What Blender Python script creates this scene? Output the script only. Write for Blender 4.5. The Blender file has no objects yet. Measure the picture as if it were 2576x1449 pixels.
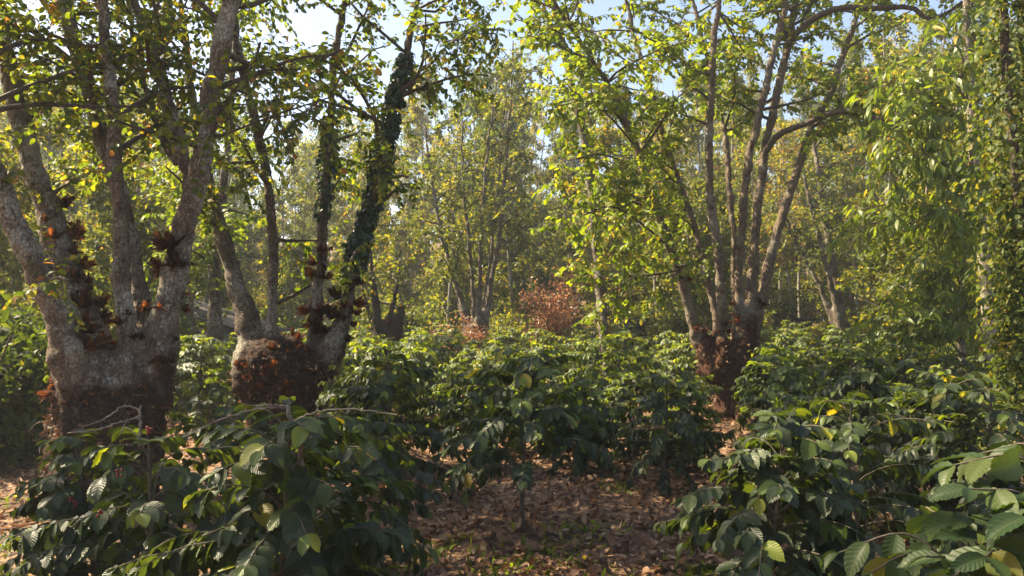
import bpy, math, random
import numpy as np
from mathutils import Vector, Matrix

R = math.radians
C = bpy.context.scene.collection
SC = bpy.context.scene
rs = np.random.RandomState(11)

# ------------------------------------------------------------------ camera
F = 1874.0
PITCH = R(2.0)
EYE = 1.7
cam = bpy.data.cameras.new('camera')
cam.sensor_width = 36.0
cam.lens = 36.0 * F / 2576.0
cam.clip_start = 0.05
cam.clip_end = 2000
camo = bpy.data.objects.new('camera', cam)
C.objects.link(camo)
camo.location = (0, 0, EYE)
camo.rotation_euler = (R(90) + PITCH, 0, 0)
SC.camera = camo


def at(px, py, Y):
    """photo position (2576 px wide) at forward distance Y -> world point"""
    xc = (px - 1288.0) / F
    yc = (724.5 - py) / F
    d = np.array([xc, math.cos(PITCH) - yc * math.sin(PITCH), math.sin(PITCH) + yc * math.cos(PITCH)])
    return np.array([0, 0, EYE]) + d * (Y / d[1])


def to_px(p):
    return 1288.0 + F * p[0] / p[1]


# ------------------------------------------------------------------ noise and ground height
def _hash(ix, iy, iz, seed):
    h = (ix * 374761393 + iy * 668265263 + iz * 2147483647 + seed * 1442695041) & 0xFFFFFFFF
    h = ((h ^ (h >> 13)) * 1274126177) & 0xFFFFFFFF
    h = h ^ (h >> 16)
    return (h & 0xFFFFFF) / float(0xFFFFFF) * 2 - 1


def vnoise(P, seed=0):
    P = np.asarray(P, float)
    I = np.floor(P).astype(np.int64)
    f = P - I
    f = f * f * (3 - 2 * f)
    out = 0
    for dx in (0, 1):
        wx = f[:, 0] if dx else 1 - f[:, 0]
        for dy in (0, 1):
            wy = f[:, 1] if dy else 1 - f[:, 1]
            for dz in (0, 1):
                wz = f[:, 2] if dz else 1 - f[:, 2]
                out = out + wx * wy * wz * _hash(I[:, 0] + dx, I[:, 1] + dy, I[:, 2] + dz, seed)
    return out


def fbm(P, oct=3, seed=0):
    a, o = 1.0, 0
    P = np.asarray(P, float)
    for k in range(oct):
        o = o + a * vnoise(P * (2 ** k), seed + k)
        a *= .5
    return o


def ground_z(x, y):
    x = np.atleast_1d(np.asarray(x, float)); y = np.atleast_1d(np.asarray(y, float))
    t = np.clip(y - 23.0, 0, 52)
    z = 0.19 * t * t / (t + 5.0)
    z = z + .10 * vnoise(np.stack([x * .35, y * .35, x * 0], 1), 5) + .03 * vnoise(np.stack([x * 1.6, y * 1.6, x * 0], 1), 6)
    z = z + np.where(y > 24, .6 * vnoise(np.stack([x * .08, y * .08, x * 0], 1), 7) * np.clip((y - 24) / 10, 0, 1), 0)
    return z


def gz(x, y):
    return float(ground_z(x, y)[0])


# ------------------------------------------------------------------ mesh helpers
class MB:
    def __init__(s):
        s.V, s.Fq, s.uv, s.t, s.n = [], [], [], [], 0

    def add(s, V, Q, uv=None, tint=None):
        V = np.asarray(V, float); Q = np.asarray(Q, int)
        s.V.append(V); s.Fq.append(Q + s.n); s.n += len(V)
        s.uv.append(np.zeros((len(V), 2)) if uv is None else uv)
        s.t.append(np.full(len(V), .5) if tint is None else tint)

    def mesh(s, name, mat, origin=(0, 0, 0), smooth=True):
        V = np.concatenate(s.V) - np.asarray(origin)
        Q = np.concatenate(s.Fq)
        uv = np.concatenate(s.uv); t = np.concatenate(s.t)
        me = bpy.data.meshes.new(name)
        me.vertices.add(len(V)); me.vertices.foreach_set('co', V.astype(np.float32).ravel())
        me.loops.add(Q.size); me.loops.foreach_set('vertex_index', Q.astype(np.int32).ravel())
        me.polygons.add(len(Q))
        me.polygons.foreach_set('loop_start', np.arange(0, Q.size, 4, dtype=np.int32))
        me.polygons.foreach_set('use_smooth', np.full(len(Q), smooth, bool))
        l = me.uv_layers.new(name='UVMap')
        l.data.foreach_set('uv', uv[Q.ravel()].astype(np.float32).ravel())
        a = me.attributes.new('tint', 'FLOAT', 'POINT')
        a.data.foreach_set('value', t.astype(np.float32))
        me.update(calc_edges=True); me.validate()
        me.materials.append(mat)
        return me

    def obj(s, name, mat, parent=None, origin=(0, 0, 0), smooth=True):
        return link(name, s.mesh(name, mat, origin, smooth), parent)


def link(name, me, parent=None, loc=None):
    o = bpy.data.objects.new(name, me)
    C.objects.link(o)
    if parent is not None:
        o.parent = parent
    if loc is not None:
        o.location = loc
    return o


def thing(name, label, cat, loc=(0, 0, 0), rz=0, group=None, scale=1):
    o = bpy.data.objects.new(name, None)
    o.empty_display_size = .2
    C.objects.link(o)
    o.location = loc; o.rotation_euler = (0, 0, rz)
    o.scale = (scale,) * 3 if np.isscalar(scale) else scale
    o['label'] = label; o['category'] = cat
    if group: o['group'] = group
    return o


def dup(root, loc, rz, scale, label, group=None):
    r = root.copy(); C.objects.link(r)
    r.location = loc; r.rotation_euler = (0, 0, rz)
    r.scale = (scale,) * 3 if np.isscalar(scale) else scale
    r['label'] = label
    if group: r['group'] = group
    for ch in list(root.children):
        c = ch.copy(); C.objects.link(c); c.parent = r
        for g in ch.children:
            d = g.copy(); C.objects.link(d); d.parent = c
    return r


def unit(v):
    v = np.asarray(v, float)
    return v / np.maximum(np.linalg.norm(v, axis=-1, keepdims=True), 1e-9)


def tube(mb, P, rad, sides=6, closed=False, tint=.5, wob=0, seed=0):
    P = np.asarray(P, float); n = len(P)
    rad = np.broadcast_to(np.asarray(rad, float), (n,))
    T = np.empty_like(P); T[1:-1] = P[2:] - P[:-2]; T[0] = P[1] - P[0]; T[-1] = P[-1] - P[-2]
    T = unit(T)
    ref = np.array([1., 0, 0]) if abs(T[0][0]) < .8 else np.array([0, 1., 0])
    A = unit(ref - T * (T @ ref)[:, None]); B = np.cross(T, A)
    ang = np.arange(sides) * 2 * math.pi / sides
    ring = A[:, None, :] * np.cos(ang)[None, :, None] + B[:, None, :] * np.sin(ang)[None, :, None]
    V = P[:, None, :] + ring * rad[:, None, None]
    V = V.reshape(-1, 3)
    i = np.arange(n - 1)[:, None] * sides; j = np.arange(sides)[None, :]; j2 = (j + 1) % sides
    Q = np.stack([i + j, i + j2, i + sides + j2, i + sides + j], -1).reshape(-1, 4)
    L = np.concatenate([[0], np.cumsum(np.linalg.norm(P[1:] - P[:-1], axis=1))])
    uv = np.stack([np.tile(np.arange(sides) / sides, n), np.repeat(L, sides)], 1)
    if closed:
        V = np.concatenate([V, P[:1] - T[:1] * rad[0] * .3, P[-1:] + T[-1:] * rad[-1] * .3])
        uv = np.concatenate([uv, uv[:1], uv[-1:]])
        a, b = n * sides, n * sides + 1
        caps = []
        for k in range(0, sides, 2):
            caps.append([a, (k + 2) % sides, (k + 1) % sides, k])
            o = (n - 1) * sides
            caps.append([b, o + k, o + (k + 1) % sides, o + (k + 2) % sides])
        Q = np.concatenate([Q, np.array(caps)])
    mb.add(V, Q, uv, np.full(len(V), tint))


def spline(P, n):
    """Catmull-Rom resample of rows (any columns)"""
    P = np.asarray(P, float)
    if len(P) < 3:
        t = np.linspace(0, 1, n)[:, None]
        return P[0] * (1 - t) + P[-1] * t
    E = np.concatenate([[2 * P[0] - P[1]], P, [2 * P[-1] - P[-2]]])
    u = np.linspace(0, len(P) - 1 - 1e-6, n)
    k = u.astype(int); f = (u - k)[:, None]
    a, b, c, d = E[k], E[k + 1], E[k + 2], E[k + 3]
    return .5 * (2 * b + (c - a) * f + (2 * a - 5 * b + 4 * c - d) * f ** 2 + (3 * b - a - 3 * c + d) * f ** 3)


# leaf templates: columns x (-.5...5), y (0..1), fold height and edge waviness
def leaf_tpl(nx, ny, prof, wave=0.0, nw=6):
    ys = np.linspace(0, 1, ny)
    xs = np.linspace(-1, 1, nx)
    w = np.array([prof(y) for y in ys])
    X = xs[None, :] * w[:, None] * .5
    Yc = np.repeat(ys[:, None], nx, 1)
    Z = np.zeros_like(X) + wave * np.sin(Yc * math.pi * 2 * nw + 1) * np.abs(xs)[None, :] ** 2 * (w[:, None] > .05)
    uv = np.stack([np.repeat(xs[None, :] * .5 + .5, ny, 0), Yc], -1).reshape(-1, 2)
    i = np.arange(ny - 1)[:, None] * nx; j = np.arange(nx - 1)[None, :]
    Q = np.stack([i + j, i + j + 1, i + nx + j + 1, i + nx + j], -1).reshape(-1, 4)
    return dict(x=X.ravel(), y=Yc.ravel(), z=Z.ravel(), a=np.abs(np.tile(xs, ny)) * np.repeat(w, nx), uv=uv, Q=Q)


def prof_coffee(y):
    return max(0.0, math.sin(math.pi * min(1, max(0, y)) ** .85)) ** .75 * (1 if y < .8 else 1 - .45 * (y - .8) / .2) * (0.12 if y == 0 else 1)


def prof_oval(y):
    return max(0.02, math.sin(math.pi * y ** .9)) ** .6


def prof_lance(y):
    return max(0.02, math.sin(math.pi * y ** .7)) ** .9


TP_COFFEE_HI = leaf_tpl(5, 15, prof_coffee, .055, 6.5)
TP_COFFEE_MID = leaf_tpl(3, 9, prof_coffee, .05, 3.5)
TP_COFFEE_LO = leaf_tpl(3, 5, prof_coffee, .03, 2)
TP_OVAL = leaf_tpl(3, 6, prof_oval, .03, 2)
TP_OVAL_LO = leaf_tpl(3, 3, lambda y: [.35, 1., .15][int(round(y * 2))], 0)
TP_LANCE = leaf_tpl(3, 6, prof_lance, .02, 2)
TP_LOBE = leaf_tpl(2, 3, lambda y: [.8, .9, .05][int(round(y * 2))], 0)


class Leaves:
    def __init__(s):
        s.p, s.d, s.n, s.l, s.w, s.c, s.f, s.t = [], [], [], [], [], [], [], []

    def add(s, p, d, n, l, w, curl, fold, tint):
        p = np.atleast_2d(p); k = len(p)
        s.p.append(p); s.d.append(np.broadcast_to(np.atleast_2d(d), (k, 3))); s.n.append(np.broadcast_to(np.atleast_2d(n), (k, 3)))
        for lst, v in ((s.l, l), (s.w, w), (s.c, curl), (s.f, fold), (s.t, tint)):
            lst.append(np.broadcast_to(np.asarray(v, float), (k,)))

    def count(s):
        return sum(len(a) for a in s.p)

    def into(s, mb, tp):
        if not s.p: return
        p, d, n = np.concatenate(s.p), unit(np.concatenate(s.d)), np.concatenate(s.n)
        l, w, c, f, t = [np.concatenate(a)[:, None] for a in (s.l, s.w, s.c, s.f, s.t)]
        n = unit(n - d * np.sum(n * d, 1, keepdims=True))
        sd = np.cross(d, n)
        x, y, z, a = tp['x'][None], tp['y'][None], tp['z'][None], tp['a'][None]
        X = x * w
        # bend along the leaf (curl) as an arc
        Yv = l * y * (1 - .25 * np.abs(c) * y)
        Zv = z * w + f * a * w * .5 - c * l * y * y * .6
        V = p[:, None, :] + d[:, None, :] * Yv[..., None] + sd[:, None, :] * X[..., None] + n[:, None, :] * Zv[..., None]
        k, m = len(p), len(tp['x'])
        Q = (tp['Q'][None] + (np.arange(k) * m)[:, None, None]).reshape(-1, 4)
        mb.add(V.reshape(-1, 3), Q, np.tile(tp['uv'], (k, 1)), np.repeat(t[:, 0], m))


# ------------------------------------------------------------------ materials
def newmat(name):
    m = bpy.data.materials.new(name); m.use_nodes = True
    nt = m.node_tree; nt.nodes.clear()
    out = nt.nodes.new('ShaderNodeOutputMaterial')
    return m, nt, out


class NT:
    def __init__(s, nt): s.nt = nt

    def n(s, typ, **kw):
        nd = s.nt.nodes.new(typ)
        for k, v in kw.items():
            setattr(nd, k, v)
        return nd

    def l(s, a, b): s.nt.links.new(a, b)

    def val(s, sock, v):
        if hasattr(v, 'is_output'): s.l(v, sock)
        else: sock.default_value = v

    def math(s, op, a, b=0.0, clamp=False):
        nd = s.n('ShaderNodeMath', operation=op, use_clamp=clamp)
        s.val(nd.inputs[0], a); s.val(nd.inputs[1], b)
        return nd.outputs[0]

    def mix(s, fac, a, b, blend='MIX'):
        nd = s.n('ShaderNodeMix', data_type='RGBA', blend_type=blend)
        s.val(nd.inputs[0], fac); s.val(nd.inputs[6], a); s.val(nd.inputs[7], b)
        return nd.outputs[2]

    def ramp(s, fac, stops):
        nd = s.n('ShaderNodeValToRGB')
        e = nd.color_ramp.elements
        while len(e) < len(stops): e.new(.5)
        for el, (p, c) in zip(e, stops):
            el.position = p; el.color = (*c, 1) if len(c) == 3 else c
        s.l(fac, nd.inputs[0])
        return nd.outputs[0]

    def noise(s, vec, scale, detail=4, rough=.6):
        nd = s.n('ShaderNodeTexNoise'); nd.inputs['Scale'].default_value = scale
        nd.inputs['Detail'].default_value = detail; nd.inputs['Roughness'].default_value = rough
        if vec is not None: s.l(vec, nd.inputs['Vector'])
        return nd.outputs[0]


def leaf_mat(name, stops, trans_gain=(1.3, 1.25, .6), trans=.42, rough=.42, spec=.5, veins=0, vs=.5, objvar=.25, spots=.35):
    m, nt, out = newmat(name); N = NT(nt)
    at_ = N.n('ShaderNodeAttribute', attribute_name='tint').outputs['Fac']
    oi = N.n('ShaderNodeObjectInfo').outputs['Random']
    f = N.math('ADD', at_, N.math('MULTIPLY', N.math('SUBTRACT', oi, .5), objvar))
    col = N.ramp(f, stops)
    uv = N.n('ShaderNodeUVMap').outputs[0]
    geo = N.n('ShaderNodeTexCoord').outputs['Object']
    blot = N.noise(geo, 28, 3)
    col = N.mix(N.math('MULTIPLY', N.math('SUBTRACT', blot, .45, True), spots * 2), col, N.mix(.5, col, (.11, .075, .03, 1)))
    pb = N.n('ShaderNodeBsdfPrincipled')
    nrm = None
    if veins:
        sx = N.n('ShaderNodeSeparateXYZ'); N.l(uv, sx.inputs[0])
        u = N.math('ABSOLUTE', N.math('SUBTRACT', sx.outputs[0], .5))
        rib = N.math('LESS_THAN', u, .028)
        ph = N.math('MULTIPLY', N.math('SUBTRACT', sx.outputs[1], N.math('MULTIPLY', u, .42)), 2 * math.pi * veins)
        h = N.math('ABSOLUTE', N.math('SINE', ph))
        h2 = N.math('POWER', h, .6)
        h3 = N.math('MULTIPLY', h2, N.math('MULTIPLY', u, 2.0))
        hh = N.math('SUBTRACT', h3, N.math('MULTIPLY', rib, .5))
        line = N.math('MAXIMUM', rib, N.math('LESS_THAN', h, .16))
        col = N.mix(N.math('MULTIPLY', line, .13), col, (.14, .19, .06, 1))
        bp = N.n('ShaderNodeBump'); bp.inputs['Strength'].default_value = vs; bp.inputs['Distance'].default_value = .006
        N.l(hh, bp.inputs['Height']); nrm = bp.outputs[0]
        N.l(nrm, pb.inputs['Normal'])
    N.l(col, pb.inputs['Base Color'])
    N.l(N.math('ADD', N.math('MULTIPLY', N.noise(geo, 9, 3), .4), rough - .2), pb.inputs['Roughness'])
    pb.inputs['Specular IOR Level'].default_value = spec
    tr = N.n('ShaderNodeBsdfTranslucent')
    tc = N.mix(1.0, col, (*trans_gain, 1), 'MULTIPLY'); N.l(tc, tr.inputs[0])
    mx = N.n('ShaderNodeMixShader'); mx.inputs[0].default_value = trans
    N.l(pb.outputs[0], mx.inputs[1]); N.l(tr.outputs[0], mx.inputs[2])
    N.l(mx.outputs[0], out.inputs[0])
    return m


def bark_mat(name, dark, mid, lichen, lich_amt=.5, debris=None, scale=1.0):
    m, nt, out = newmat(name); N = NT(nt)
    co = N.n('ShaderNodeTexCoord').outputs['Object']
    mp = N.n('ShaderNodeMapping'); mp.inputs['Scale'].default_value = (1, 1, .45); N.l(co, mp.inputs[0])
    n1 = N.noise(mp.outputs[0], 16 * scale, 6, .65)
    n2 = N.noise(co, 3.1 * scale, 4, .6)
    n3 = N.noise(co, 34 * scale, 3, .7)
    vo = N.n('ShaderNodeTexVoronoi', feature='DISTANCE_TO_EDGE'); vo.inputs['Scale'].default_value = 34 * scale
    wv = N.n('ShaderNodeVectorMath', operation='ADD'); N.l(mp.outputs[0], wv.inputs[0])
    nz = N.n('ShaderNodeTexNoise'); nz.inputs['Scale'].default_value = 9 * scale; N.l(co, nz.inputs['Vector'])
    sc_ = N.n('ShaderNodeVectorMath', operation='SCALE'); N.l(nz.outputs[1], sc_.inputs[0]); sc_.inputs['Scale'].default_value = .12 / scale
    N.l(sc_.outputs[0], wv.inputs[1]); N.l(wv.outputs[0], vo.inputs['Vector'])
    crack = N.math('MULTIPLY', vo.outputs[0], 7.0, True)
    col = N.ramp(n1, [(.3, dark), (.62, mid)])
    lf = N.math('MULTIPLY', N.math('SUBTRACT', N.math('ADD', N.math('MULTIPLY', n2, .75), N.math('MULTIPLY', n3, .55)), .72 - .1 * lich_amt), 9.0, True)
    col = N.mix(N.math('MULTIPLY', lf, .8), col, N.mix(n1, lichen, tuple(np.array(lichen) * .6)))
    col = N.mix(N.math('MULTIPLY', N.math('SUBTRACT', 1.0, crack), .38), col, tuple(np.array(dark) * .45))
    if debris is not None:
        d = N.n('ShaderNodeAttribute', attribute_name='tint').outputs['Fac']
        n4 = N.noise(co, 22, 5, .7)
        dc = N.ramp(n4, [(.35, debris[0]), (.7, debris[1])])
        k = N.math('MULTIPLY', N.math('ADD', N.math('SUBTRACT', d, .5), N.math('SUBTRACT', n2, .5)), 1.7)
        col = N.mix(N.math('ADD', k, .5, True), col, dc)
    pb = N.n('ShaderNodeBsdfPrincipled'); N.l(col, pb.inputs['Base Color'])
    pb.inputs['Roughness'].default_value = .9; pb.inputs['Specular IOR Level'].default_value = .2
    bp = N.n('ShaderNodeBump'); bp.inputs['Strength'].default_value = .9; bp.inputs['Distance'].default_value = .02 / scale
    hh = N.math('ADD', N.math('MULTIPLY', crack, .7), N.math('MULTIPLY', n1, .9))
    N.l(hh, bp.inputs['Height']); N.l(bp.outputs[0], pb.inputs['Normal'])
    N.l(pb.outputs[0], out.inputs[0])
    return m


def plain_mat(name, a, b, scale=12, rough=.8, bump=.3, metal=0.0, spec=.3):
    m, nt, out = newmat(name); N = NT(nt)
    co = N.n('ShaderNodeTexCoord').outputs['Object']
    n1 = N.noise(co, scale, 5, .65)
    pb = N.n('ShaderNodeBsdfPrincipled'); N.l(N.ramp(n1, [(.35, a), (.68, b)]), pb.inputs['Base Color'])
    pb.inputs['Roughness'].default_value = rough; pb.inputs['Metallic'].default_value = metal
    pb.inputs['Specular IOR Level'].default_value = spec
    bp = N.n('ShaderNodeBump'); bp.inputs['Strength'].default_value = bump; bp.inputs['Distance'].default_value = .02
    N.l(n1, bp.inputs['Height']); N.l(bp.outputs[0], pb.inputs['Normal'])
    N.l(pb.outputs[0], out.inputs[0])
    return m


M = {}
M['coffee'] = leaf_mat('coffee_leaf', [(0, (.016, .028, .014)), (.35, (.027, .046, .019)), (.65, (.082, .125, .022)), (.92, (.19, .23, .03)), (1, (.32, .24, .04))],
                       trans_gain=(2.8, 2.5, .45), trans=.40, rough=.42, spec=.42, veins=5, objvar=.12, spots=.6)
M['coffee_light'] = leaf_mat('coffee_leaf_young', [(0, (.02, .042, .012)), (.5, (.036, .062, .015)), (.85, (.07, .092, .018)), (1, (.14, .13, .02))],
                             trans_gain=(1.8, 1.7, .5), trans=.34, rough=.5, spec=.35, veins=4, vs=.3, objvar=.1, spots=.4)
M['alder'] = leaf_mat('tree_leaf', [(0, (.03, .055, .014)), (.4, (.06, .095, .018)), (.7, (.12, .15, .022)), (.9, (.22, .20, .03)), (1, (.22, .10, .035))],
                      trans_gain=(2.4, 2.2, .5), trans=.54, rough=.5, spec=.35, objvar=.1, spots=.4)
M['alder_bright'] = leaf_mat('tree_leaf_bright', [(0, (.06, .095, .014)), (.4, (.12, .17, .018)), (.8, (.20, .235, .025)), (1, (.30, .22, .04))],
                             trans_gain=(1.9, 1.85, .5), trans=.5, rough=.5, spec=.35, objvar=.1, spots=.3)
M['far'] = leaf_mat('hill_tree_leaf', [(0, (.035, .06, .014)), (.4, (.072, .098, .02)), (.7, (.135, .148, .024)), (.9, (.21, .19, .03)), (1, (.24, .13, .04))],
                    trans_gain=(2.4, 2.1, .5), trans=.55, rough=.5, spec=.35, objvar=.3, spots=.2)
M['dark_leaf'] = leaf_mat('evergreen_leaf', rough=.55, spec=.25, stops=[(0, (.015, .03, .01)), (.5, (.04, .065, .014)), (.9, (.09, .12, .02)), (1, (.18, .17, .03))], trans_gain=(2.4, 2.2, .5), trans=.45, objvar=.2)
M['ivy'] = leaf_mat('ivy_leaf', [(0, (.012, .028, .014)), (.6, (.032, .062, .022)), (1, (.10, .14, .03))], trans_gain=(2, 1.9, .5), trans=.25, rough=.4)
M['lance'] = leaf_mat('drooping_leaf', [(0, (.05, .085, .016)), (.5, (.11, .16, .025)), (.9, (.19, .22, .035)), (1, (.42, .30, .05))], trans_gain=(2.1, 2.0, .5), trans=.5, rough=.42, spec=.45, objvar=.05)
M['red'] = leaf_mat('red_leaf', [(0, (.13, .065, .038)), (.45, (.26, .125, .07)), (.8, (.40, .225, .12)), (1, (.24, .2, .06))], trans_gain=(1.6, 1.3, 1.0), trans=.42, objvar=.1)
M['fern'] = leaf_mat('dry_fern', [(0, (.03, .015, .01)), (.6, (.075, .032, .017)), (.9, (.17, .065, .022)), (1, (.34, .13, .03))], trans_gain=(1.7, 1.3, .9), trans=.38, rough=.7, spec=.15, objvar=.55)
M['dead'] = leaf_mat('dead_leaf', [(0, (.06, .033, .02)), (.35, (.15, .08, .045)), (.7, (.28, .16, .09)), (1, (.42, .28, .17))], trans_gain=(1.3, 1.1, .9), trans=.2, rough=.65, spec=.3, objvar=0)
M['bark'] = bark_mat('lichen_bark', (.06, .042, .03, 1), (.23, .172, .125, 1), (.52, .49, .41, 1), .8, ((.022, .014, .010), (.10, .056, .036)))
M['bark2'] = bark_mat('mossy_bark', (.045, .033, .024, 1), (.18, .135, .1, 1), (.48, .46, .38, 1), .7, ((.018, .012, .009), (.085, .05, .034)))
M['bark3'] = bark_mat('red_brown_bark', (.06, .042, .029, 1), (.22, .165, .118, 1), (.38, .35, .28, 1), .5, ((.03, .014, .008), (.14, .062, .034)))
M['stump'] = bark_mat('old_stump', (.012, .009, .007, 1), (.05, .034, .024, 1), (.10, .09, .07, 1), .2)
M['bark_far'] = bark_mat('far_bark', (.12, .095, .075, 1), (.34, .29, .23, 1), (.5, .47, .41, 1), .6)
M['bark_pale'] = bark_mat('pale_bark', (.2, .17, .14, 1), (.42, .38, .32, 1), (.55, .52, .47, 1), .6)
M['twig'] = plain_mat('twig', (.04, .028, .02), (.12, .09, .065), 30)
M['stem'] = plain_mat('bare_coffee_stem', (.12, .09, .07), (.30, .25, .2), 40)
M['branch'] = plain_mat('coffee_branch', (.05, .042, .028), (.13, .105, .075), 40)
M['root'] = plain_mat('dry_root', (.035, .02, .013), (.12, .072, .045), 30)
M['berry'] = plain_mat('coffee_cherry', (.10, .008, .008), (.2, .02, .015), 60, rough=.35)


# ------------------------------------------------------------------ ground
def build_ground():
    def axis(lo, hi, fine_lo, fine_hi, fine, coarse):
        a = list(np.arange(fine_lo, fine_hi, fine))
        s, x = fine, fine_hi
        while x < hi: a.append(x); s = min(s * 1.12, coarse); x += s
        a.append(hi)
        s, x, b = fine, fine_lo, []
        while True:
            s = min(s * 1.12, coarse); x -= s
            if x <= lo: break
            b.append(x)
        return np.array([lo] + b[::-1] + a)
    xs = axis(-160, 160, -7, 7, .11, 9); ys = axis(-60, 240, 1.5, 15, .11, 9)
    X, Y = np.meshgrid(xs, ys)
    Z = ground_z(X.ravel(), Y.ravel())
    P = np.stack([X.ravel() * 5, Y.ravel() * 5, X.ravel() * 0], 1)
    Z = Z + .022 * vnoise(P, 21) * (np.hypot(X.ravel(), Y.ravel()) < 25)
    mb = MB()
    nx = len(xs); i = np.arange(len(ys) - 1)[:, None] * nx; j = np.arange(nx - 1)[None, :]
    mb.add(np.stack([X.ravel(), Y.ravel(), Z], 1), np.stack([i + j, i + j + 1, i + nx + j + 1, i + nx + j], -1).reshape(-1, 4))
    m, nt, out = newmat('leaf_litter_ground'); N = NT(nt)
    co = N.n('ShaderNodeTexCoord').outputs['Object']
    vo = N.n('ShaderNodeTexVoronoi'); vo.inputs['Scale'].default_value = 15; N.l(co, vo.inputs['Vector'])
    bw = N.n('ShaderNodeSeparateColor'); N.l(vo.outputs['Color'], bw.inputs[0])
    col = N.ramp(bw.outputs[0], [(0, (.05, .03, .02)), (.45, (.14, .08, .045)), (.8, (.24, .14, .08)), (1, (.34, .22, .13))])
    big = N.noise(co, .5, 5)
    col = N.mix(N.math('MULTIPLY', N.math('SUBTRACT', big, .52, True), 3.0), col, (.10, .09, .04, 1))
    col = N.mix(N.noise(co, 3, 4), N.mix(.55, col, (.05, .03, .02, 1)), col)
    pb = N.n('ShaderNodeBsdfPrincipled'); N.l(col, pb.inputs['Base Color']); pb.inputs['Roughness'].default_value = .85
    pb.inputs['Specular IOR Level'].default_value = .2
    bp = N.n('ShaderNodeBump'); bp.inputs['Strength'].default_value = .9; bp.inputs['Distance'].default_value = .03
    N.l(vo.outputs['Distance'], bp.inputs['Height']); N.l(bp.outputs[0], pb.inputs['Normal']); N.l(pb.outputs[0], out.inputs[0])
    g = mb.obj('ground', m); g['kind'] = 'structure'
    # fallen leaves on the near ground
    lv = Leaves(); n = 42000
    y = 3.0 + (rs.rand(n) ** 1.35) * 12.0
    x = (rs.rand(n) * 2 - 1) * (.78 * y + .8)
    dn = fbm(np.stack([x * 1.1, y * 1.1, x * 0], 1), 3, 44) + rs.randn(n) * .25
    ok = dn > -.45; x, y, dn = x[ok], y[ok], dn[ok]; n = len(x)
    z = ground_z(x, y) + rs.rand(n) * (.025 + .03 * np.clip(dn, 0, 1)) + .004
    az = rs.rand(n) * 2 * math.pi; el = rs.randn(n) * .35
    d = np.stack([np.cos(az) * np.cos(el), np.sin(az) * np.cos(el), np.sin(el)], 1)
    nn = np.stack([rs.randn(n) * .45, rs.randn(n) * .45, np.ones(n)], 1)
    l = .022 + rs.rand(n) ** 1.6 * .085
    lv.add(np.stack([x, y, z], 1), d, nn, l, l * (.45 + .2 * rs.rand(n)), rs.randn(n) * .7, rs.rand(n) * .9, np.clip(rs.rand(n) ** 1.2, 0, 1))
    mb = MB(); lv.into(mb, leaf_tpl(3, 5, prof_oval, .12, 1.3))
    o = mb.obj('fallen_leaves', M['dead']); o['kind'] = 'stuff'
    o['label'] = 'brown curled fallen leaves covering the ground between the bushes'; o['category'] = 'leaf litter'
    sb = MB()
    for k in range(170):
        yy = 3.2 + 9 * rs.rand() ** 1.3; xx = (rs.rand() * 2 - 1) * .75 * yy; a = rs.rand() * 6.28; L = .15 + .5 * rs.rand()
        P = np.array([[xx + math.cos(a) * L * t + rs.randn() * .012, yy + math.sin(a) * L * t + rs.randn() * .012, 0] for t in (0, .33, .66, 1)])
        P[:, 2] = ground_z(P[:, 0], P[:, 1]) + .025 + .02 * rs.rand()
        tube(sb, P, np.linspace(.006, .003, 4), 5)
    o = sb.obj('fallen_twigs', M['root']); o['kind'] = 'stuff'; o['label'] = 'thin dry twigs scattered over the fallen leaves'; o['category'] = 'twigs'
    # low weeds
    lv = Leaves()
    for cx, cy in [(-3.9, 5.6), (-3.6, 4.9), (.25, 5.2), (.45, 4.9), (1.2, 4.9), (-.6, 4.9), (2.6, 4.2), (-4.6, 6.8), (1.0, 7.3), (3.0, 5.0), (-.1, 4.6), (.0, 4.9), (-.4, 5.3), (.8, 4.5), (.55, 5.6), (-3.3, 4.6), (-3.1, 4.9), (1.9, 4.9)]:
        n = 60
        p = np.stack([cx + rs.randn(n) * .16, cy + rs.randn(n) * .12, np.zeros(n)], 1); p[:, 2] = ground_z(p[:, 0], p[:, 1])
        d = np.stack([rs.randn(n), rs.randn(n), .6 + rs.rand(n)], 1)
        lv.add(p, d, np.stack([rs.randn(n), rs.randn(n), np.ones(n)], 1), .04 + .07 * rs.rand(n), .012 + .016 * rs.rand(n), .5, .3, rs.rand(n))
    mb = MB(); lv.into(mb, TP_OVAL)
    o = mb.obj('weeds', M['alder_bright']); o['kind'] = 'stuff'; o['label'] = 'small green weeds sprouting through the fallen leaves'; o['category'] = 'weeds'


build_ground()


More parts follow.
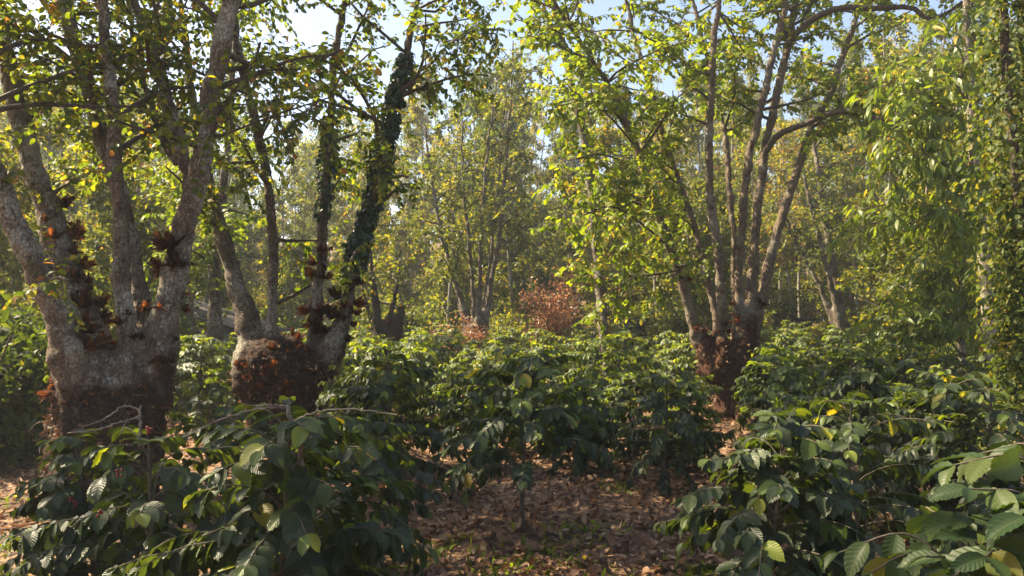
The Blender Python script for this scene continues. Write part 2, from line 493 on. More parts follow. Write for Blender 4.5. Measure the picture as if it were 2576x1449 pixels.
# ------------------------------------------------------------------ coffee bushes
def coffee_meshes(seed, H, Rd, tp, leaf=.114, stems=1, sparse=0.0, zlo=.28, mat='coffee', tint0=.3):
    r = np.random.RandomState(seed)
    st, lv = MB(), Leaves()
    for s in range(stems):
        a = r.rand() * 6.28
        lean = np.array([math.cos(a), math.sin(a), 0]) * (.10 if stems > 1 else .04)
        hs = H * (1 - .12 * s)
        top = np.array([0, 0, hs]) + lean * 2.2
        P = spline([np.array([0, 0, -.05]) + lean * .1, np.array([0, 0, hs * .4]) + lean * .9 + r.randn(3) * .02, top], 9)
        tube(st, P, np.linspace(.021, .007, 9) * H / 1.2, 6)
        z = zlo + r.rand() * .05; az = r.rand() * 6.28
        while z < hs - .02:
            t = z / hs
            o = P[0] + (P[-1] - P[0]) * 0
            k = min(7.99, max(0, (z + .05) / (hs + .05) * 8)); o = P[int(k)] * (1 - k % 1) + P[int(k) + 1] * (k % 1)
            for sgn in (0, math.pi):
                if r.rand() < .08 + sparse: continue
                ang = az + sgn + r.randn() * .35
                prof = (.75 + .25 * min(1, t / .35)) if t < .5 else 1 - .58 * ((t - .5) / .5) ** 1.5
                L = Rd * prof * (.75 + .45 * r.rand()) / (1 if stems == 1 else 1.1)
                el0 = R(12 + 40 * t + r.randn() * 9); el1 = el0 - R(45 + 35 * r.rand())
                nseg = 6; pts = [o]
                wob = r.randn() * .12
                for q in range(nseg):
                    f = q / (nseg - 1); e = el0 * (1 - f) + el1 * f; aa = ang + wob * f
                    pts.append(pts[-1] + np.array([math.cos(aa) * math.cos(e), math.sin(aa) * math.cos(e), math.sin(e)]) * L / nseg)
                pts = np.array(pts); pts[:, 2] = np.maximum(pts[:, 2], .06)
                tube(st, pts, np.linspace(.0046, .002, nseg + 1), 4)
                step = .041 + .010 * r.rand()
                npair = max(2, int(L * .82 / step))
                for q in range(npair):
                    f = 1 - q * step / L
                    if f < .12: break
                    kk = min(nseg - .01, f * nseg); p = pts[int(kk)] * (1 - kk % 1) + pts[int(kk) + 1] * (kk % 1)
                    bd = unit(pts[min(nseg, int(kk) + 1)] - pts[int(kk)])
                    side = unit(np.cross(bd, [0, 0, 1]))
                    young = q == 0
                    for sg in (-1, 1):
                        if r.rand() < .10: continue
                        dd = bd * (.45 + .4 * r.rand() + (.6 if young else 0)) + side * sg * (.55 + .35 * r.rand()) + np.array([0, 0, -.2 - (1.0 - .75 * t * t) * r.rand() * (.5 if young else 1)]) + r.randn(3) * .2
                        nn = np.array([0, 0, .6 + .7 * t]) + bd * .55 + side * sg * .1 + r.randn(3) * .28
                        ll = leaf * (.72 + .5 * r.rand()) * (.72 if young else 1)
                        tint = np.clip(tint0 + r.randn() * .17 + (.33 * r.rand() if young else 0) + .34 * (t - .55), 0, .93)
                        if r.rand() < .014: tint = .9 + .1 * r.rand()
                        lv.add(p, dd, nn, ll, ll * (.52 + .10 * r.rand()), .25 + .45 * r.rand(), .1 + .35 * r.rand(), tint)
            z += .034 + .012 * r.rand(); az += R(90) + r.randn() * .2
        for q in range(10):
            a = q * 1.05 + r.rand()
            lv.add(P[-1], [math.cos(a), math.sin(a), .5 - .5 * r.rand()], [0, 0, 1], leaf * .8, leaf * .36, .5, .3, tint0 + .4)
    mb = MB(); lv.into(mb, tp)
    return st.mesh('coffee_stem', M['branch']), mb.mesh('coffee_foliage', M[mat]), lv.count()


def bush(me, label, loc, rz, sc, group='coffee bushes in the plantation'):
    t = thing('coffee_bush', label, 'coffee bush', loc, rz, group, sc)
    link('stem', me[0], t); link('foliage', me[1], t)
    return t


HI = [coffee_meshes(100 + k, 1.24, .64, TP_COFFEE_HI, stems=1 + k % 2, tint0=.2) for k in range(5)]  # near bushes: darker leaf tint, their shade is put into the colour
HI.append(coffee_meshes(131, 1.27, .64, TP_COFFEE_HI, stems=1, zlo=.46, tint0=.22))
MID = [coffee_meshes(200 + k, 1.22, .64, TP_COFFEE_MID, stems=1 + k % 2, tint0=.43) for k in range(5)]  # mid and far bushes: lighter leaf tint, sunlight put into the colour
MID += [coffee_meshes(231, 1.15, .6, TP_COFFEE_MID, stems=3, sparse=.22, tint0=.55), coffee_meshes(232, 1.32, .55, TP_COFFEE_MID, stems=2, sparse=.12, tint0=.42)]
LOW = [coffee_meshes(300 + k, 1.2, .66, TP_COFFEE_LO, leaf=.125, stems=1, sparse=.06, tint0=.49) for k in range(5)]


def xat(px, Y): return (px - 1288) / F * Y


# (px, Y, mesh, rz, scale, label)
NEAR = [
    (430, 3.35, 0, .3, .92, 'dark shaded coffee bush in front of the biggest trunk, with thin bare shoots'),
    (285, 4.4, 3, 1.1, .82, 'drooping coffee bush beside the sunlit dirt at the lower left edge'),
    (700, 3.1, 1, 2.0, .98, 'large dark coffee bush with a pale forked bare stem rising from its top'),
    (560, 4.8, 4, .8, .9, 'coffee bush squeezed between the shaded front bushes and the left trunks'),
    (905, 4.5, 2, 4.1, .82, 'shaded coffee bush with low drooping branches bordering the central litter patch'),
    (1310, 5.55, 5, 1.7, 1.0, 'umbrella-shaped coffee bush on a thin bare stem at the centre'),
    (1860, 3.5, 3, 3.4, .93, 'dark coffee bush with big drooping leaves, front right of centre'),
    (2170, 4.35, 0, 5.1, .93, 'glossy coffee bush right of the front bush, its skirts over leaf litter'),
    (2300, 5.6, 1, 2.6, .98, 'broad coffee bush behind the pale large-leaved sprays'),
    (2470, 5.0, 2, .9, .95, 'coffee bush with sunlit whitish top beside the creeper column'),
    (1660, 7.4, 2, 3.0, .88, 'half sunlit coffee bush in front of the red-barked trunk'),
    (2120, 7.0, 3, 4.4, 1.04, 'coffee bush with spreading ribbed leaves right of the red-barked trunk'),
    (2020, 6.1, 4, 1.9, .8, 'low coffee bush just behind the glossy front bush'),
    (1000, 6.9, 0, 5.6, 1.0, 'coffee bush right behind the umbrella-shaped bush'),
]
used = []
roots = []
for px, Y, k, rz, sc, lab in NEAR:
    x = xat(px, Y)
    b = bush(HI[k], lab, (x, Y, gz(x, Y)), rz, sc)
    used.append((x, Y)); roots.append(b)

# rows of bushes further out
AVOID = [(xat(280, 7.0), 7.0, 1.15), (xat(705, 9.0), 9.0, 1.2), (xat(1825, 11.8), 11.8, .75), (xat(1525, 14), 14, .5), (xat(540, 13), 13, .7),
         (xat(2420, 11), 11, .5), (xat(2530, 6), 6, .7)]
rows = {}
Yr, ri = 6.9, 0
ordn = 'first second third fourth fifth sixth seventh eighth ninth tenth eleventh twelfth thirteenth fourteenth fifteenth sixteenth seventeenth eighteenth nineteenth twentieth'.split()


def nth(i):
    if i < 20: return ordn[i]
    return {2: 'twenty-', 3: 'thirty-'}[(i + 1) // 10] + ordn[(i + 1) % 10 - 1] if (i + 1) % 10 else {2: 'twentieth', 3: 'thirtieth', 4: 'fortieth'}[(i + 1) // 10]


def bush_zone(px):
    for lim, txt in ((110, 'by the left edge'), (460, 'beside the biggest trunk'), (590, 'below the tin shed'), (860, 'beside the bowl-shaped pollard'), (1080, 'below the knobby pollard'),
                     (1320, 'below the fan-stemmed tree'), (1460, 'below the russet shrub'), (1620, 'beside the lone slim trunk'), (1950, 'beside the vase-shaped pollard'), (2080, 'below the dirt clearing'), (2230, 'below the leaning dark stems')):
        if px < lim: return txt
    return 'by the drooping-leaved trees'


rc = np.random.RandomState(5)
while Yr < 25:
    half = .74 * Yr + .3
    xs = np.arange(-half + rc.rand() * .8, half, 1.16)
    lst = []
    for x in xs:
        x = x + rc.randn() * .14; y = Yr + rc.randn() * .16
        px = to_px((x, y))
        if any(math.hypot(x - a, y - b) < c for a, b, c in AVOID): continue
        if any(math.hypot(x - a, y - b) < .78 for a, b in used): continue
        if px < 135 and y < 9.5: continue
        if 1400 < px < 1580 and y < 8.0: continue
        if 1120 < px < 1400 and y < 7.2: continue
        if 1765 < px < 1885 and y < 11.8: continue
        if 550 < px < 850 and y < 8.8: continue
        if 130 < px < 430 and 7 < y < 14: continue
        if px > 2460 and y < 9: continue
        lst.append((x, y))
    rows[ri] = lst
    Yr += 1.24; ri += 1
for ri, lst in rows.items():
    lst.sort(key=lambda p: to_px(p))
    for i, (x, y) in enumerate(lst):
        ms = MID if y < 10.5 else LOW; me = ms[rc.randint(len(ms))]
        lab = '%s coffee bush from left in the %s row, %s' % (nth(i), nth(ri), bush_zone(to_px((x, y))))
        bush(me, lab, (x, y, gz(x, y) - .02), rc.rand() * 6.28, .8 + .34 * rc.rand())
        used.append((x, y))

# bare forked stem and shoots of the large front bush
def extra_tubes(root, name, lines, mat, sides=6):
    mb = MB(); o = np.array(root.location)
    inv = root.matrix_basis.inverted() if False else None
    for pts, r0, r1 in lines:
        P = spline([at(*p) for p in pts], 26); q = np.random.RandomState(len(pts))
        P = P + q.randn(*P.shape) * .0022
        tube(mb, P, np.linspace(r0, r1, 26) * .85 * (1 + .35 * (np.arange(26) % 4 == 0) + .12 * q.randn(26)), sides)
    me = mb.mesh(name, mat)
    ob = link(name, me, root)
    ob.matrix_parent_inverse = Matrix.LocRotScale(root.location, root.rotation_euler, root.scale).inverted()
    return ob


extra_tubes(roots[2], 'bare_stem', [
    ([(757, 1250, 3.05), (757, 1140, 3.0), (752, 1095, 2.98), (730, 1055, 2.96), (722, 1020, 2.95)], .013, .008),
    ([(752, 1095, 2.98), (768, 1072, 2.97), (776, 1060, 2.96)], .007, .004),
    ([(748, 1120, 2.98), (715, 1115, 2.95), (700, 1145, 2.93)], .006, .003),
    ([(722, 1022, 2.95), (680, 1018, 2.92), (640, 1022, 2.9)], .005, .003),
    ([(735, 1060, 2.96), (800, 1035, 2.93), (900, 1030, 2.9), (1000, 1045, 2.88)], .005, .002),
    ([(720, 1024, 2.95), (640, 1030, 2.9), (540, 1062, 2.85), (460, 1100, 2.8)], .005, .002)], M['stem'])
extra_tubes(roots[0], 'bare_stem', [
    ([(352, 1120, 3.3), (352, 1060, 3.3), (351, 1035, 3.3), (352, 1022, 3.3)], .008, .005),
    ([(352, 1030, 3.3), (310, 1022, 3.28), (270, 1050, 3.25), (205, 1075, 3.2)], .005, .002),
    ([(352, 1050, 3.3), (300, 1062, 3.25), (250, 1080, 3.2), (170, 1090, 3.15)], .004, .002),
    ([(352, 1045, 3.3), (320, 1062, 3.28), (300, 1095, 3.25)], .004, .002)], M['stem'])
# coffee cherries on the left bushes
for root, spots in ((roots[0], [(375, 1080), (300, 1190), (250, 1290)]), (roots[1], [(190, 1265), (180, 1255)])):
    r = np.random.RandomState(3)
    for (px, py) in spots:
        mb = MB(); c = at(px, py, root.location[1] - .45)
        for q in range(9):
            p = c + np.clip(r.randn(3), -1, 1) * np.array([.007, .007, .011])
            u = np.linspace(0, math.pi, 5)
            tube(mb, np.stack([np.zeros(5), np.zeros(5), -np.cos(u) * .005], 1) + p, np.sin(u) * .0046 + .0004, 6)
        ob = link('berry_cluster', mb.mesh('berry_cluster', M['berry']), root)
        ob.matrix_parent_inverse = Matrix.LocRotScale(root.location, root.rotation_euler, root.scale).inverted()

# close sprays of pale young coffee reaching in from the lower right
def spray_plant(seed, px, Y, H, tips, leaf, label):
    r = np.random.RandomState(seed); x = xat(px, Y); base = np.array([x, Y, gz(x, Y)])
    root = thing('coffee_sapling', label, 'coffee sapling', base)
    st, lv = MB(), Leaves()
    S0 = spline([base - [0, 0, .05], base + [.02, .02, H * .5], base + [-.01, .03, H]], 10)
    tube(st, S0, np.linspace(.012, .006, 10), 7)
    for (tx, ty, tY) in tips:
        tip = at(tx, ty, tY); i = int(np.argmin(np.abs(S0[:, 2] - (tip[2] - .1)))); i = min(9, max(2, i))
        mid = (S0[i] + tip) / 2 + np.array([0, 0, .06]) + r.randn(3) * .015
        n = 12; P = spline([S0[i], mid, tip], n); L = np.linalg.norm(P[1:] - P[:-1], axis=1).sum()
        tube(st, P, np.linspace(.0045, .002, n), 5)
        m = max(2, int(L / .075))
        for q in range(m + 1):
            f = 1 - q * .075 / L
            if f < .2: break
            k = min(n - 1.01, f * (n - 1)); p = P[int(k)] * (1 - k % 1) + P[int(k) + 1] * (k % 1)
            bd = unit(P[int(k) + 1] - P[int(k)]); side = unit(np.cross(bd, [0, 0, 1]))
            for sg in (-1, 1):
                if r.rand() < .12: continue
                d = bd * (.6 + (.6 if q == 0 else 0)) + side * sg * (.75 + .2 * r.rand()) + np.array([0, 0, -.15 - .45 * r.rand()]) + r.randn(3) * .15
                ll = leaf * (.65 + .55 * r.rand()) * (.7 if q == 0 else 1)
                lv.add(p, d, np.array([0, -.15, 1.]) + r.randn(3) * .3, ll, ll * (.42 + .08 * r.rand()), .2 + .5 * r.rand(), .15 + .3 * r.rand(), np.clip(.4 + .25 * r.randn(), 0, .97))
    st.obj('stem', M['branch'], root, base)
    mb = MB(); lv.into(mb, TP_COFFEE_HI); mb.obj('foliage', M['coffee_light'], root, base)


spray_plant(5, 2480, 1.75, 1.0, [(2110, 1390, 1.9), (2330, 1275, 2.0), (2440, 1300, 1.75), (2190, 1440, 1.75), (2330, 1400, 1.6), (2560, 1330, 1.6), (2480, 1400, 1.55), (2400, 1450, 1.5)], .125,
            'pale green young coffee shoots close by at the bottom right')
spray_plant(9, 2720, 1.65, 1.3, [(2400, 1170, 1.7), (2470, 1140, 1.8), (2440, 1230, 1.6), (2580, 1300, 1.5), (2520, 1240, 1.9)], .135,
            'yellow-green coffee sapling cut by the right edge of the photo')


# ------------------------------------------------------------------ pollarded trees
def fern_mesh(seed, nfr=11, L=.24):
    r = np.random.RandomState(seed); lv = Leaves()
    for k in range(nfr):
        az = r.rand() * 6.28; el = R(25 + 55 * r.rand()); l = L * (.6 + .6 * r.rand())
        d0 = np.array([math.cos(az) * math.cos(el), math.sin(az) * math.cos(el), math.sin(el)])
        side = unit(np.cross(d0, [0, 0, 1.])); nrm = np.cross(side, d0)
        t = r.rand()
        lv.add(np.zeros(3), d0, nrm, l, .022, .35, .3, t * .7)
        for q in range(9):
            f = (q + .6) / 9
            p = d0 * l * f + np.array([0, 0, -1]) * l * .25 * f * f
            for sg in (-1, 1):
                lv.add(p, d0 * .65 + side * sg, nrm + r.randn(3) * .2, l * .32 * (1 - .75 * f) + .012, .02, .2, 0, np.clip(t + r.randn() * .12, 0, 1))
    mb = MB(); lv.into(mb, TP_LOBE)
    return mb.mesh('fern', M['fern'])


FERNS = [fern_mesh(k) for k in range(5)]


def remesh(mb, voxel):
    o = mb.obj('tmp', M['bark'])
    md = o.modifiers.new('r', 'REMESH'); md.mode = 'VOXEL'; md.voxel_size = voxel
    dg = bpy.context.evaluated_depsgraph_get(); dg.update()
    me = bpy.data.meshes.new_from_object(o.evaluated_get(dg))
    old = o.data
    bpy.data.objects.remove(o); bpy.data.meshes.remove(old)
    n = len(me.vertices); V = np.empty(n * 3, np.float32); me.vertices.foreach_get('co', V)
    ne = len(me.edges); E = np.empty(ne * 2, np.int32); me.edges.foreach_get('vertices', E); E = E.reshape(-1, 2)
    V = V.reshape(-1, 3).astype(float)
    deg = np.bincount(E.ravel(), minlength=n)[:, None]
    for it in range(4):
        S = np.stack([np.bincount(E[:, 0], V[E[:, 1], c], n) + np.bincount(E[:, 1], V[E[:, 0], c], n) for c in range(3)], 1)
        V = V * .4 + .6 * S / deg
    me.vertices.foreach_set('co', V.astype(np.float32).ravel()); me.update()
    Nn = np.empty(n * 3, np.float32); me.vertices.foreach_get('normal', Nn)
    return me, V, Nn.reshape(-1, 3).astype(float)


def limb_points(spec, Y0, dY, extend, n=28, ws=1.0):
    """spec rows (px,py,w): 3-D spline with radius; depth drifts from Y0 by dY over the limb"""
    rows_ = []
    m = len(spec)
    for i, (px, py, w) in enumerate(spec):
        Y = Y0 + dY * (i / max(1, m - 1)) ** 1.2
        p = at(px, py, Y)
        k_ = ws if ws < .7 else 1 + (ws - 1) * min(1, max(0, (i - 1) / 2.0))
        rows_.append([*p, w * .5 * k_ * Y / F])
    if extend > 0:
        a, b = np.array(rows_[-2]), np.array(rows_[-1])
        d = unit(b[:3] - a[:3])
        for k in range(1, 4):
            d = unit(d + np.array([0, 0, .12]))
            rr = b[3] * (1 - .27 * k)
            rows_.append([*(np.array(rows_[-1][:3]) + d * extend / 3), max(.012, rr)])
    return spline(rows_, n)


def branchy(r, tw, lv, start, d0, L, rad, leaf, tints, up=.1, twig_gap=.2, wid=.55, dens=1.0, droop=.25, twl=(.3, .65), hang=.35, sides=5, leaf_step=.032):
    """one branch with twigs and alternate leaves"""
    n = max(4, int(L / .22)); pts = [np.asarray(start, float)]; d = unit(d0)
    for k in range(n):
        d = unit(d + r.randn(3) * .16 + np.array([0, 0, up - droop * k / n]))
        pts.append(pts[-1] + d * L / n)
    pts = np.array(pts)
    tube(tw, pts, np.linspace(rad, rad * .25 + .002, n + 1), sides)
    nt = max(3, int(L / twig_gap * dens * 1.85))
    for k in range(nt):
        f = .22 + .78 * (k + r.rand()) / nt
        kk = min(n - .01, f * n); p = pts[int(kk)] * (1 - kk % 1) + pts[int(kk) + 1] * (kk % 1)
        bd = unit(pts[int(kk) + 1] - pts[int(kk)])
        td = unit(bd * .6 + r.randn(3) * .75 + np.array([0, 0, .05]))
        tl = (twl[0] + (twl[1] - twl[0]) * r.rand()) * (1.15 - .4 * f)
        m = 4; tp_ = [p]
        for q in range(m):
            td = unit(td + r.randn(3) * .14 + np.array([0, 0, -.1]))
            tp_.append(tp_[-1] + td * tl / m)
        tp_ = np.array(tp_)
        tube(tw, tp_, np.linspace(.0045, .0018, m + 1), 3)
        nl = max(3, int(tl / leaf_step))
        fs = (np.arange(nl) + 1.0) / nl * m
        ii = np.minimum(m - 1, fs.astype(int)); ff = (fs - ii)[:, None]
        P = tp_[ii] * (1 - ff) + tp_[ii + 1] * ff
        side = unit(np.cross(td, [0, 0, 1.]) + 1e-6)
        sg = np.where(np.arange(nl) % 2, 1, -1)[:, None]
        D = td * .55 + side * sg * (.7 + .3 * r.rand(nl)[:, None]) + np.array([0, 0, -hang]) + r.randn(nl, 3) * .3
        Nn = np.array([0, 0, 1.]) + r.randn(nl, 3) * .55
        ll = leaf * (.65 + .6 * r.rand(nl))
        t = np.clip(tints[0] + tints[1] * r.randn(nl) + .06 * r.randn(), 0, 1)
        lv.add(P, D, Nn, ll, ll * wid * (.9 + .2 * r.rand(nl)), .15 + .5 * r.rand(nl), .1 + .3 * r.rand(nl), t)
    return pts


def big_tree(name, label, cat, base, limbs, bark, voxel, deb_z, base_prof, seed, leafmat, leaf, tints, branches, group=None,
             ferns=(), roots_n=0, litter_n=0, lump=.05, ivy=None, extra_br=(), tp=TP_OVAL, deb_k=1.0):
    r = np.random.RandomState(seed)
    base = np.array(base, float)
    mb = MB()
    for row in base_prof:                      # each row = polyline (px,py,w,Y)
        rr = spline([[*at(a, b, y), w * .5 * y / F] for a, b, w, y in row], 12)
        tube(mb, rr[:, :3], rr[:, 3], 14, True)
    LP = []
    for spec, Y0, dY, ext, *ws in limbs:
        rr = limb_points(spec, Y0, dY, ext, ws=ws[0] if ws else 1.0)
        j = r.randn(len(rr), 3) * .012; j[0] = 0
        rr[:, :3] += j
        rr[:, 3] *= 1 + .06 * r.randn(len(rr))
        LP.append(rr)
        tube(mb, rr[:, :3], rr[:, 3], 12, True)
    me, V, Nn = remesh(mb, voxel)
    h = V[:, 2] - base[2]
    lowm = np.clip((deb_z + .25 - h) / .5, 0, 1)
    dl = lump * lowm * (.8 * fbm(V * 5.5, 3, seed) + .75 * fbm(V * np.array([6.5, 6.5, 1.3]), 2, seed + 50)) + .012 * fbm(V * 9, 2, seed + 9) + .008 * vnoise(V * 28, seed + 3) + .02 * lowm * vnoise(V * 17, seed + 4)
    V2 = V + Nn * dl[:, None]
    root = thing(name, label, cat, base, 0, group)
    me.vertices.foreach_set('co', (V2 - base).astype(np.float32).ravel())
    me.polygons.foreach_set('use_smooth', np.full(len(me.polygons), True))
    ratio = np.full(len(V), 9.0)
    for rr in LP:
        for q in np.linspace(0, len(rr) * .6, 30):
            k = min(len(rr) - 2, int(q)); f = q - int(q); c = rr[k] * (1 - f) + rr[k + 1] * f
            low_ = .42 * min(1, max(0, (deb_z * 1.05 - (c[2] - base[2])) / .55))
            ratio = np.minimum(ratio, np.linalg.norm(V - c[:3], axis=1) / (c[3] + .012) + low_)
    deb = np.clip(.32 + 2.6 * np.clip(ratio - 1.06, -.25, .4) + (deb_z * deb_k - h) / .8 + 1.0 * fbm(V * np.array([4.2, 4.2, 1.6]), 3, seed + 30) - .9 * np.clip(.5 - h, 0, 1) * (h < .5), 0, 1)
    deb = deb * np.clip((deb_z + .35 - h) / .3, 0, 1)
    a = me.attributes.new('tint', 'FLOAT', 'POINT'); a.data.foreach_set('value', deb.astype(np.float32))
    me.update(); me.materials.clear(); me.materials.append(bark); me.name = 'trunk'
    link('trunk', me, root)
    # crown
    tw, lv = MB(), Leaves()
    for (li, t0, t1, cnt, l0, l1, bias) in branches:
        rr = LP[li]; n = len(rr)
        for k in range(cnt):
            t = t0 + (t1 - t0) * (k + r.rand()) / cnt
            q = min(n - 1.01, t * (n - 1)); p = rr[int(q), :3]; tg = unit(rr[int(q) + 1, :3] - p)
            o = unit(r.randn(3) * np.array([1, 1, .35]) + np.array(bias))
            L = l0 + (l1 - l0) * r.rand()
            branchy(r, tw, lv, p, tg * .45 + o, L, min(.03, rr[int(q), 3] * .4), leaf, tints)
    for (pts, rad, L) in extra_br:              # long drawn limbs given by points (px,py,Y)
        P = spline([at(*p) for p in pts], 16)
        tube(tw, P, np.linspace(rad, rad * .45, 16), 8)
        for k in range(5, 16):
            for _ in range(1):
                o = unit(r.randn(3))
                branchy(r, tw, lv, P[k], unit(P[min(15, k + 1)] - P[k - 1]) * .4 + o, L * (.6 + .6 * r.rand()), .008, leaf, tints)
    mb = MB(); lv.into(mb, tp)
    tw.obj('branches', M['twig'], root, base)
    mb.obj('crown', M[leafmat], root, base)
    # epiphytic ferns: (px, py, radius px, count, scale)
    px = 1288 + F * V2[:, 0] / V2[:, 1]
    up_f = np.array([0, math.cos(PITCH), math.sin(PITCH)]); up_u = np.array([0, -math.sin(PITCH), math.cos(PITCH)])
    rel = V2 - np.array([0, 0, EYE]); py = 724.5 - F * (rel @ up_u) / (rel @ up_f)
    front = Nn[:, 1] < .35
    for (fx, fy, fr, cnt, fs) in ferns:
        idx = np.where((np.hypot(px - fx, py - fy) < fr) & front)[0]
        if len(idx) == 0: continue
        for k in range(cnt):
            i = r.choice(idx)
            o = link('fern', FERNS[r.randint(len(FERNS))], root, V2[i] - base + Nn[i] * .01)
            ax = Vector(Nn[i] * .9 + np.array([0, 0, .55])).to_track_quat('Z', 'Y')
            o.rotation_mode = 'QUATERNION'; o.rotation_quaternion = ax
            o.scale = (fs * (.35 + .75 * r.rand()),) * 3
    # hanging dry roots and stuck litter
    idx = np.where((deb > .15) & (h > .15) & (Nn[:, 1] < .5))[0]
    if roots_n and len(idx):
        wgt = deb[idx] ** 2; wgt = wgt / wgt.sum()
        for k in range(roots_n):
            i = r.choice(idx, p=wgt); p = V2[i]; d = unit(Nn[i] + r.randn(3) * .7); pts = [p]
            for q in range(6):
                d = unit(d + r.randn(3) * .4 + np.array([0, 0, -.22]))
                pts.append(pts[-1] + d * (.025 + .03 * r.rand()))
            rb = MB(); tube(rb, spline(pts, 10), np.linspace(.006, .002, 10), 4)
            rb.obj('dry_root', M['root'], root, base)
    if litter_n and len(idx):
        wgt = deb[idx] ** 2; wgt = wgt / wgt.sum()
        ll = Leaves(); i = r.choice(idx, litter_n, p=wgt)
        d = unit(r.randn(litter_n, 3) + Nn[i] * .5); s = .03 + .05 * r.rand(litter_n)
        ll.add(V2[i], d, Nn[i] + r.randn(litter_n, 3) * .5, s, s * (.25 + .35 * r.rand(litter_n)), r.randn(litter_n) * .6, .5, r.rand(litter_n) * .55)
        mb = MB(); ll.into(mb, leaf_tpl(3, 4, prof_oval)); mb.obj('stuck_leaves', M['dead'], root, base)
    if ivy:
        ll = Leaves()
        for (li, y0, y1, cnt, thick) in ivy:
            rr = LP[li]; n = len(rr)
            pyl = []
            for q in range(n):
                rel_ = rr[q, :3] - np.array([0, 0, EYE]); pyl.append(724.5 - F * (rel_ @ up_u) / (rel_ @ up_f))
            pyl = np.array(pyl); ok = np.where((pyl > y0) & (pyl < y1))[0]
            u = ok[0] + (ok[-1] - ok[0]) * r.rand(cnt); k = u.astype(int); f = (u - k)[:, None]
            Cn = rr[k, :3] * (1 - f) + rr[np.minimum(n - 1, k + 1), :3] * f
            o = unit(r.randn(cnt, 3) * np.array([1, 1, .3]))
            env = .2 + .55 * np.sin((u - ok[0]) / max(1, ok[-1] - ok[0]) * math.pi) + .6 * vnoise(np.stack([u * 1.1, u * 0, u * 0], 1), 8)
            rad = rr[k, 3] + thick * env * r.rand(cnt) ** .7
            s = .045 + .045 * r.rand(cnt)
            ll.add(Cn + o * rad[:, None], unit(o * .6 + np.array([0, 0, -.8]) + r.randn(cnt, 3) * .35), o + r.randn(cnt, 3) * .3, s, s * .75, .3, .2, np.clip(.4 + .25 * r.randn(cnt), 0, 1))
        mb = MB(); ll.into(mb, TP_OVAL); mb.obj('ivy', M['ivy'], root, base)
    return root, LP


Y1 = 7.0
b1 = at(280, 1100, Y1); b1[2] = gz(b1[0], Y1)
big_tree('pollarded_tree', 'biggest pollarded tree with massive brown trunk and several lichen-spotted limbs at left', 'tree', b1,
         [
             ([(225, 1110, 110), (210, 960, 120), (180, 860, 105), (125, 740, 92), (70, 630, 84), (25, 530, 74), (-20, 420, 66), (-60, 300, 60)], 6.7, -.5, 3, .82),
             ([(255, 1110, 120), (238, 940, 120), (200, 800, 104), (160, 660, 92), (118, 520, 80), (75, 380, 70), (30, 200, 62), (5, 90, 56), (-20, -10, 52)], 7.0, .1, 3, .8),
             ([(300, 1110, 110), (314, 980, 84), (318, 860, 60), (308, 740, 58), (301, 560, 54), (288, 360, 48), (272, 180, 42), (262, 60, 40), (258, -20, 38)], 6.8, .0, 3, .8),
             ([(335, 1110, 110), (372, 930, 80), (362, 800, 58), (345, 670, 54), (320, 550, 54), (275, 400, 56), (232, 260, 56), (190, 120, 54), (150, -10, 50)], 7.2, .3, 3, .78),
             ([(325, 1120, 120), (382, 960, 112), (406, 830, 86), (432, 710, 70), (468, 560, 62), (500, 420, 60), (528, 270, 56), (552, 140, 54), (575, 20, 54), (585, -40, 50)], 7.0, -.2, 3, .92),
             ([(482, 500, 40), (462, 400, 40), (425, 270, 36), (398, 180, 33), (360, 70, 30), (335, -10, 28)], 7.1, .8, 2.5),
             ([(445, 420, 26), (405, 330, 24), (372, 240, 22), (350, 160, 20), (330, 60, 18)], 7.5, .8, 2),
         ],
         M['bark'], .034, 1.35,
         [[(268, 1215, 300, 7.0), (268, 1100, 240, 7.0), (272, 1000, 225, 7.0), (290, 925, 200, 7.0), (300, 890, 150, 7.0)]],
         31, 'alder', .078, (.52, .24),
         [(0, .3, .98, 6, .7, 1.5, (-.6, .5, .2)), (0, .7, .99, 22, 1.3, 2.4, (.1, -.5, .1)), (1, .72, .99, 10, 1.2, 2.2, (0, -.5, .2)), (3, .78, .99, 7, 1.1, 2.0, (0, -.2, .2)), (2, .78, .99, 7, 1.1, 2.0, (.2, -.2, .2)),
          (4, .78, .99, 8, 1.1, 2.0, (.2, -.2, .2)), (1, .35, .9, 7, .8, 1.6, (-.4, .9, .2)), (2, .4, .9, 7, .8, 1.7, (0, 1.2, .2)), (3, .35, .9, 10, .8, 1.8, (-.3, 1.1, .2)),
          (4, .45, .9, 11, .9, 1.8, (.4, 1.1, .1)), (5, .15, .98, 14, .7, 1.5, (0, .8, .1)), (6, .1, .98, 13, .7, 1.3, (0, .8, 0))],
         'pollarded trees over the coffee',
         ferns=[(150, 560, 50, 5, .8), (160, 640, 50, 5, .8), (195, 700, 45, 4, .8), (225, 790, 50, 5, .8), (250, 830, 60, 8, .8), (430, 640, 40, 4, .7), (415, 690, 40, 3, .7),
                (280, 900, 120, 8, .55), (390, 860, 90, 6, .55), (130, 970, 30, 3, .6), (470, 760, 30, 2, .6), (180, 760, 60, 5, .7)],
         roots_n=40, litter_n=800, lump=.055,
         extra_br=[([(512, 345, 6.9), (560, 340, 6.8), (690, 290, 6.6), (830, 245, 6.5)], .014, .45), ([(214, 205, 7.38), (140, 160, 7.2), (90, 140, 7.2), (20, 130, 7.1)], .018, .5)])

